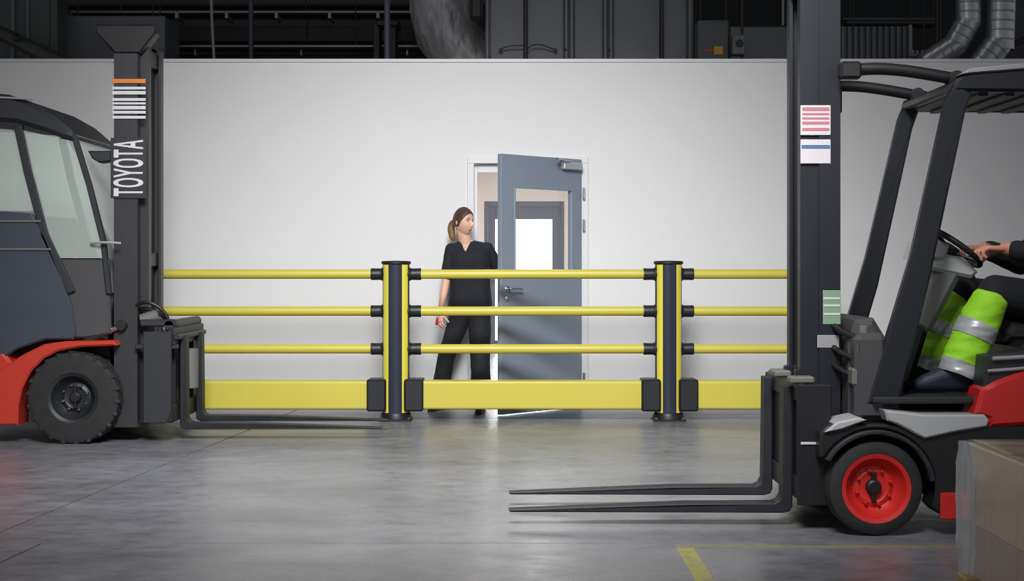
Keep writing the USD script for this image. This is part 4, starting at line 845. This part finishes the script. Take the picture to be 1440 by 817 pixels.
# horizontal runs
for (yt, lab, d_) in ((16, 'upper of two long cable trays above the wall at left', 17.2), (64, 'lower of two long cable trays above the wall at left', 16.75)):
    t = thing('cable_tray', lab, 'cable tray', tuple(at(400, yt, d_)))
    rods(t, ((225, yt + 3, d_ + .2), (500, yt + 3, d_ + .2)))
    x0, x1 = X_(100, d_), X_(640, d_)
    part(t, 'tray_rail', box(x0, x1, d_, d_ + .02, Z_(yt + 2.2, d_), Z_(yt - .8, d_), .003), tray_steel, label='pale steel tray lip')
    part(t, 'tray_bed', box(x0, x1, d_ + .02, d_ + .35, Z_(yt + 3.5, d_), Z_(yt + 2, d_), .003), service_black)
    part(t, 'tray_bracket', [box(X_(p, d_), X_(p + 5, d_), d_ - .01, d_ + .35, Z_(yt + 10, d_), Z_(yt, d_), .004) for p in (246, 316, 386, 461, 529)] if yt < 40 else [box(X_(p, d_), X_(p + 3, d_), d_ + .1, d_ + .2, Z_(yt + 12, d_), Z_(yt, d_), .004) for p in (270, 420, 570)], tray_steel)
t = thing('air_duct', 'long dark horizontal duct between the two cable trays above the wall', 'air duct', (X_(400, 17.5), 17.8, 3.5))
part(t, 'duct_body', bx(80, 660, 28, 58, 17.7, 18.2), service_dark); rods(t, ((170, 30, 17.9), (430, 30, 17.9)))
part(t, 'duct_seam', [bx(p, p + 3, 27, 59, 17.685, 17.7, .002) for p in (200, 430, 560)], service_black)
single('steel_beam', [bx(60, 700, 75, 110, 17.3, 17.36), bx(60, 700, 74, 76, 17.2, 17.5)], service_dark, 'dark steel beam just above the wall top at left', 'beam')
single('steel_beam', [bx(60, 700, -20, 6, 18.3, 18.4), bx(60, 700, 5, 8, 18.2, 18.5)], service_dark, 'dark steel beam high above the two cable trays', 'beam')
single('pipe', tube([at(296, -30, 16.2), at(298.5, 40, 16.2), at(302, 100, 16.2)], .017, 14), pipe_light, 'thin pale vertical pipe above the wall at left', 'pipe')
single('pipe', cyl(at(353, -30, 16.2), at(353, 100, 16.2), .028), pipe_dusk, 'dark violet vertical pipe beside the thin pale pipe', 'pipe')
single('pipe', cyl(at(544.5, -30, 15.6), at(544.5, 100, 15.6), .031), pipe_violet, 'violet-grey vertical pipe left of the foil-wrapped duct', 'pipe')
single('bracket_frame', [bx(525, 534, 32, 174, 16.4, 16.7), bx(548, 557, 30, 174, 16.4, 16.7), bx(530, 560, 28, 36, 16.35, 16.7)], service_black, 'black bracket frame behind the violet-grey pipe', 'bracket')
# foil elbow
Yd, R_, r_ = 16.25, .747, .335; cx0 = X_(620, Yd); z0 = Z_(6, Yd)
ctr = np.array([[cx0, Yd, z0 + .9], [cx0, Yd, z0 + .4]] + [[cx0 + R_ * (1 - math.cos(a)), Yd, z0 - R_ * math.sin(a)] for a in np.linspace(0, math.pi * .48, 26)])
el = tube(np.vstack([bez(ctr[:2], 6)[:-1] if False else ctr[:2], ctr[2:]]), r_, 64)
el2 = trimesh.Trimesh(el.vertices, el.faces, process=True).subdivide(); dn = meshkit.fbm(el2.vertices * V(9, 9, 3), 4, 11) - .5
el2.vertices += el2.vertex_normals * dn[:, None] * .06
t = thing('air_duct', 'foil-wrapped round duct elbow curving down behind the wall', 'air duct', (cx0, Yd, 3.0))
part(t, 'duct_body', el2, foil, smooth=True)
part(t, 'duct_band', [torus(V(cx0, Yd, z0 + .10), V(0, 0, 1), r_ + .006, .012, 48, 8)], duct_dark)
single('duct_damper', bx(661, 679, -30, 27, 14.75, 14.95, .03), service_black, 'black damper box between the foil elbow and the wide duct', 'damper')
# wide rectangular duct
t = thing('air_duct', 'wide grey rectangular duct above the door', 'air duct', (X_(828, 15), 15.4, 2.85))
part(t, 'duct_body', bx(682, 975, -80, 108, 15.0, 15.8, .012), duct_grey)
part(t, 'duct_flange', [bx(p, p + 4.5, -80, 108, 14.955, 15.0, .006) for p in (683, 794, 802, 849, 857, 968)], duct_grey)
part(t, 'flange_gap', [bx(p, p + 1.6, -80, 108, 14.97, 15.0, .003) for p in (688.5, 791.8, 799.4, 807, 846.8, 854.4, 862, 965)], duct_dark)
part(t, 'flange_bolt', [cyl(at(p, 70, 14.95), at(p, 70, 14.98), .014, 8) for p in (795.5, 857)], service_black)
single('hanger_rail', bx(736, 742, -60, 108, 14.85, 14.9), service_black, 'black vertical hanger rail in front of the wide duct, nearer the foil elbow', 'hanger')
single('hanger_rail', bx(927.5, 933.5, -60, 108, 14.85, 14.9), service_black, 'black vertical hanger rail near the right end of the wide duct', 'hanger')
single('cable', [tube(bez([at(704, 70, 14.93), at(712, 66, 14.9), at(726, 64, 14.88), at(737, 63.5, 14.88)], 14), .006, 8), cyl(at(704, 70, 14.90), at(704, 70, 14.97), .018)], service_dark, 'thin dark cable arching left of the first hanger rail', 'cable')
single('cable', [tube(bez([at(741, 72, 14.88), at(746, 65, 14.88), at(756, 62.5, 14.88), at(770, 66, 14.9), at(781, 70, 14.93)], 16), .006, 8), cyl(at(781, 70, 14.90), at(781, 70, 14.97), .018)], service_dark, 'thin dark cable arching right of the first hanger rail', 'cable')
# control box, detector, duct
t = thing('control_box', 'grey control box with small yellow and red label above the wall', 'control box', (X_(1003, 14.6), 14.7, 2.9))
rods(t, ((985, 30, 14.7), (1021, 30, 14.7))); part(t, 'box_body', bx(981, 1025, 28, 108, 14.6, 14.85, .012), duct_dark); part(t, 'warning_label', bx(1004, 1017, 65, 76.5, 14.594, 14.602, .001), label_yellow, label='yellow label'); part(t, 'warning_label', bx(992, 1003, 69, 72.5, 14.594, 14.602, .001), label_red, label='red label')
t = thing('loudspeaker', 'small grey wall unit with a black round opening beside the control box', 'loudspeaker', tuple(at(1039, 62, 14.5)))
part(t, 'speaker_box', bx(1030, 1048, 48, 77, 14.5, 14.62, .012), duct_grey); part(t, 'speaker_opening', cyl(at(1040, 60.5, 14.47), at(1040, 60.5, 14.52), .036), service_black); part(t, 'mounting_rod', cyl(V(X_(1043.5, 14.56), 14.56, Z_(90, 14.56)), V(X_(1043.5, 14.56), 14.56, 8.0), .014), service_black)
t = thing('air_duct', 'grey horizontal duct passing behind the near forklift mast', 'air duct', (X_(1090, 15.4), 15.7, 2.9))
rods(t, ((1035, 40, 15.7), (1165, 40, 15.7))); part(t, 'duct_body', bx(1026, 1178, 37, 120, 15.4, 16.1, .012), duct_grey); part(t, 'duct_flange', bx(1116, 1121, 34, 120, 15.36, 15.4), duct_dark)
single('pipe', cyl(at(1101, -30, 15.3), at(1101, 36, 15.3), .012), pipe_light, 'thin pale pipe above the duct left of the near mast', 'pipe')
# right: corrugated panel, pole, round ducts
t = thing('corrugated_panel', 'corrugated grey metal panel above the wall behind the near forklift', 'metal panel', (X_(1240, 15), 15, 2.9))
pf = []
xs = np.arange(X_(1180, 15), X_(1281, 15), .062)
for k, x in enumerate(xs): pf += [(x, 15.03), (x + .018, 15.03), (x + .026, 14.99), (x + .052, 14.99), (x + .060, 15.03)]
pf += [(xs[-1] + .07, 15.03), (xs[-1] + .07, 15.05), (xs[0], 15.05)]
rods(t, ((1200, 38, 15.03), (1281, 36, 15.03))); part(t, 'corrugated_sheet', prism(pf, 2.85, Z_(37, 15), 'z', .001), duct_grey, smooth=False); part(t, 'panel_edge', bx(1279, 1283, 34, 108, 14.95, 15.06), tray_steel)
t = thing('cable_tray', 'dark cable tray above the corrugated panel', 'cable tray', tuple(at(1250, 30, 15.8)))
part(t, 'tray_bed', bx(1190, 1320, 26, 34, 15.7, 16.0), service_dark); part(t, 'tray_rail', bx(1186, 1322, 25, 28, 15.68, 15.7, .003), duct_dark); rods(t, ((1195, 27, 15.85), (1313, 27, 15.85)))
single('pole', cyl(at(1319, -30, 14.6), at(1319, 110, 14.6), .029), service_black, 'black vertical pole left of the silver round ducts', 'pole')
t = thing('pipe_manifold', 'small pale pipe manifold beside the black pole', 'pipe fitting', tuple(at(1296, 78, 14.9)))
part(t, 'manifold_bar', bx(1281, 1312, 75, 80, 14.87, 14.94), tray_steel)
for p in (1284, 1290, 1297, 1302, 1307): part(t, 'pipe_end', cyl(at(p, 77, 14.9), at(p, 70.5, 14.9), .014), tray_steel)
rods(t, ((1299.5, 76, 14.92),))
def round_duct(label, pts, r, y):
    P = [at(a, b_, y) for a, b_ in pts]; t = thing('air_duct', label, 'air duct', tuple(P[1]), group=None)
    for a, b_ in zip(P[:-1], P[1:]):
        d = unit(b_ - a); L = np.linalg.norm(b_ - a); prof = [(0, 0)]
        for h in np.arange(0, L, .09): prof += [(r, h), (r, h + .072), (r + .005, h + .078), (r + .005, h + .084)]
        prof += [(r, L), (0, L)]
        part(t, 'duct_section', lathe(prof, a, b_ - a, 36), duct_spiral)
    for p in P[1:-1]: part(t, 'duct_joint', cat_(ell(p, (r * 1.01,) * 3)), duct_spiral)
round_duct('silver spiral round duct bending left, beside the black pole', ((1362, -60), (1362, 30), (1343, 64), (1300, 92)), .118, 14.3)
round_duct('silver spiral round duct bending left at the far right end', ((1410, -60), (1406, 58), (1376, 98)), .135, 14.3)
single('pipe', beam(at(1420, 66, 14.7), at(1470, 40, 14.7), .03, .06), service_black, 'black sloping brace at the far right above the wall', 'brace')
single('wall_service_panel', bx(1395, 1560, -60, 110, 16.2, 16.4), service_dark, 'dark panel behind the silver round ducts', 'panel')
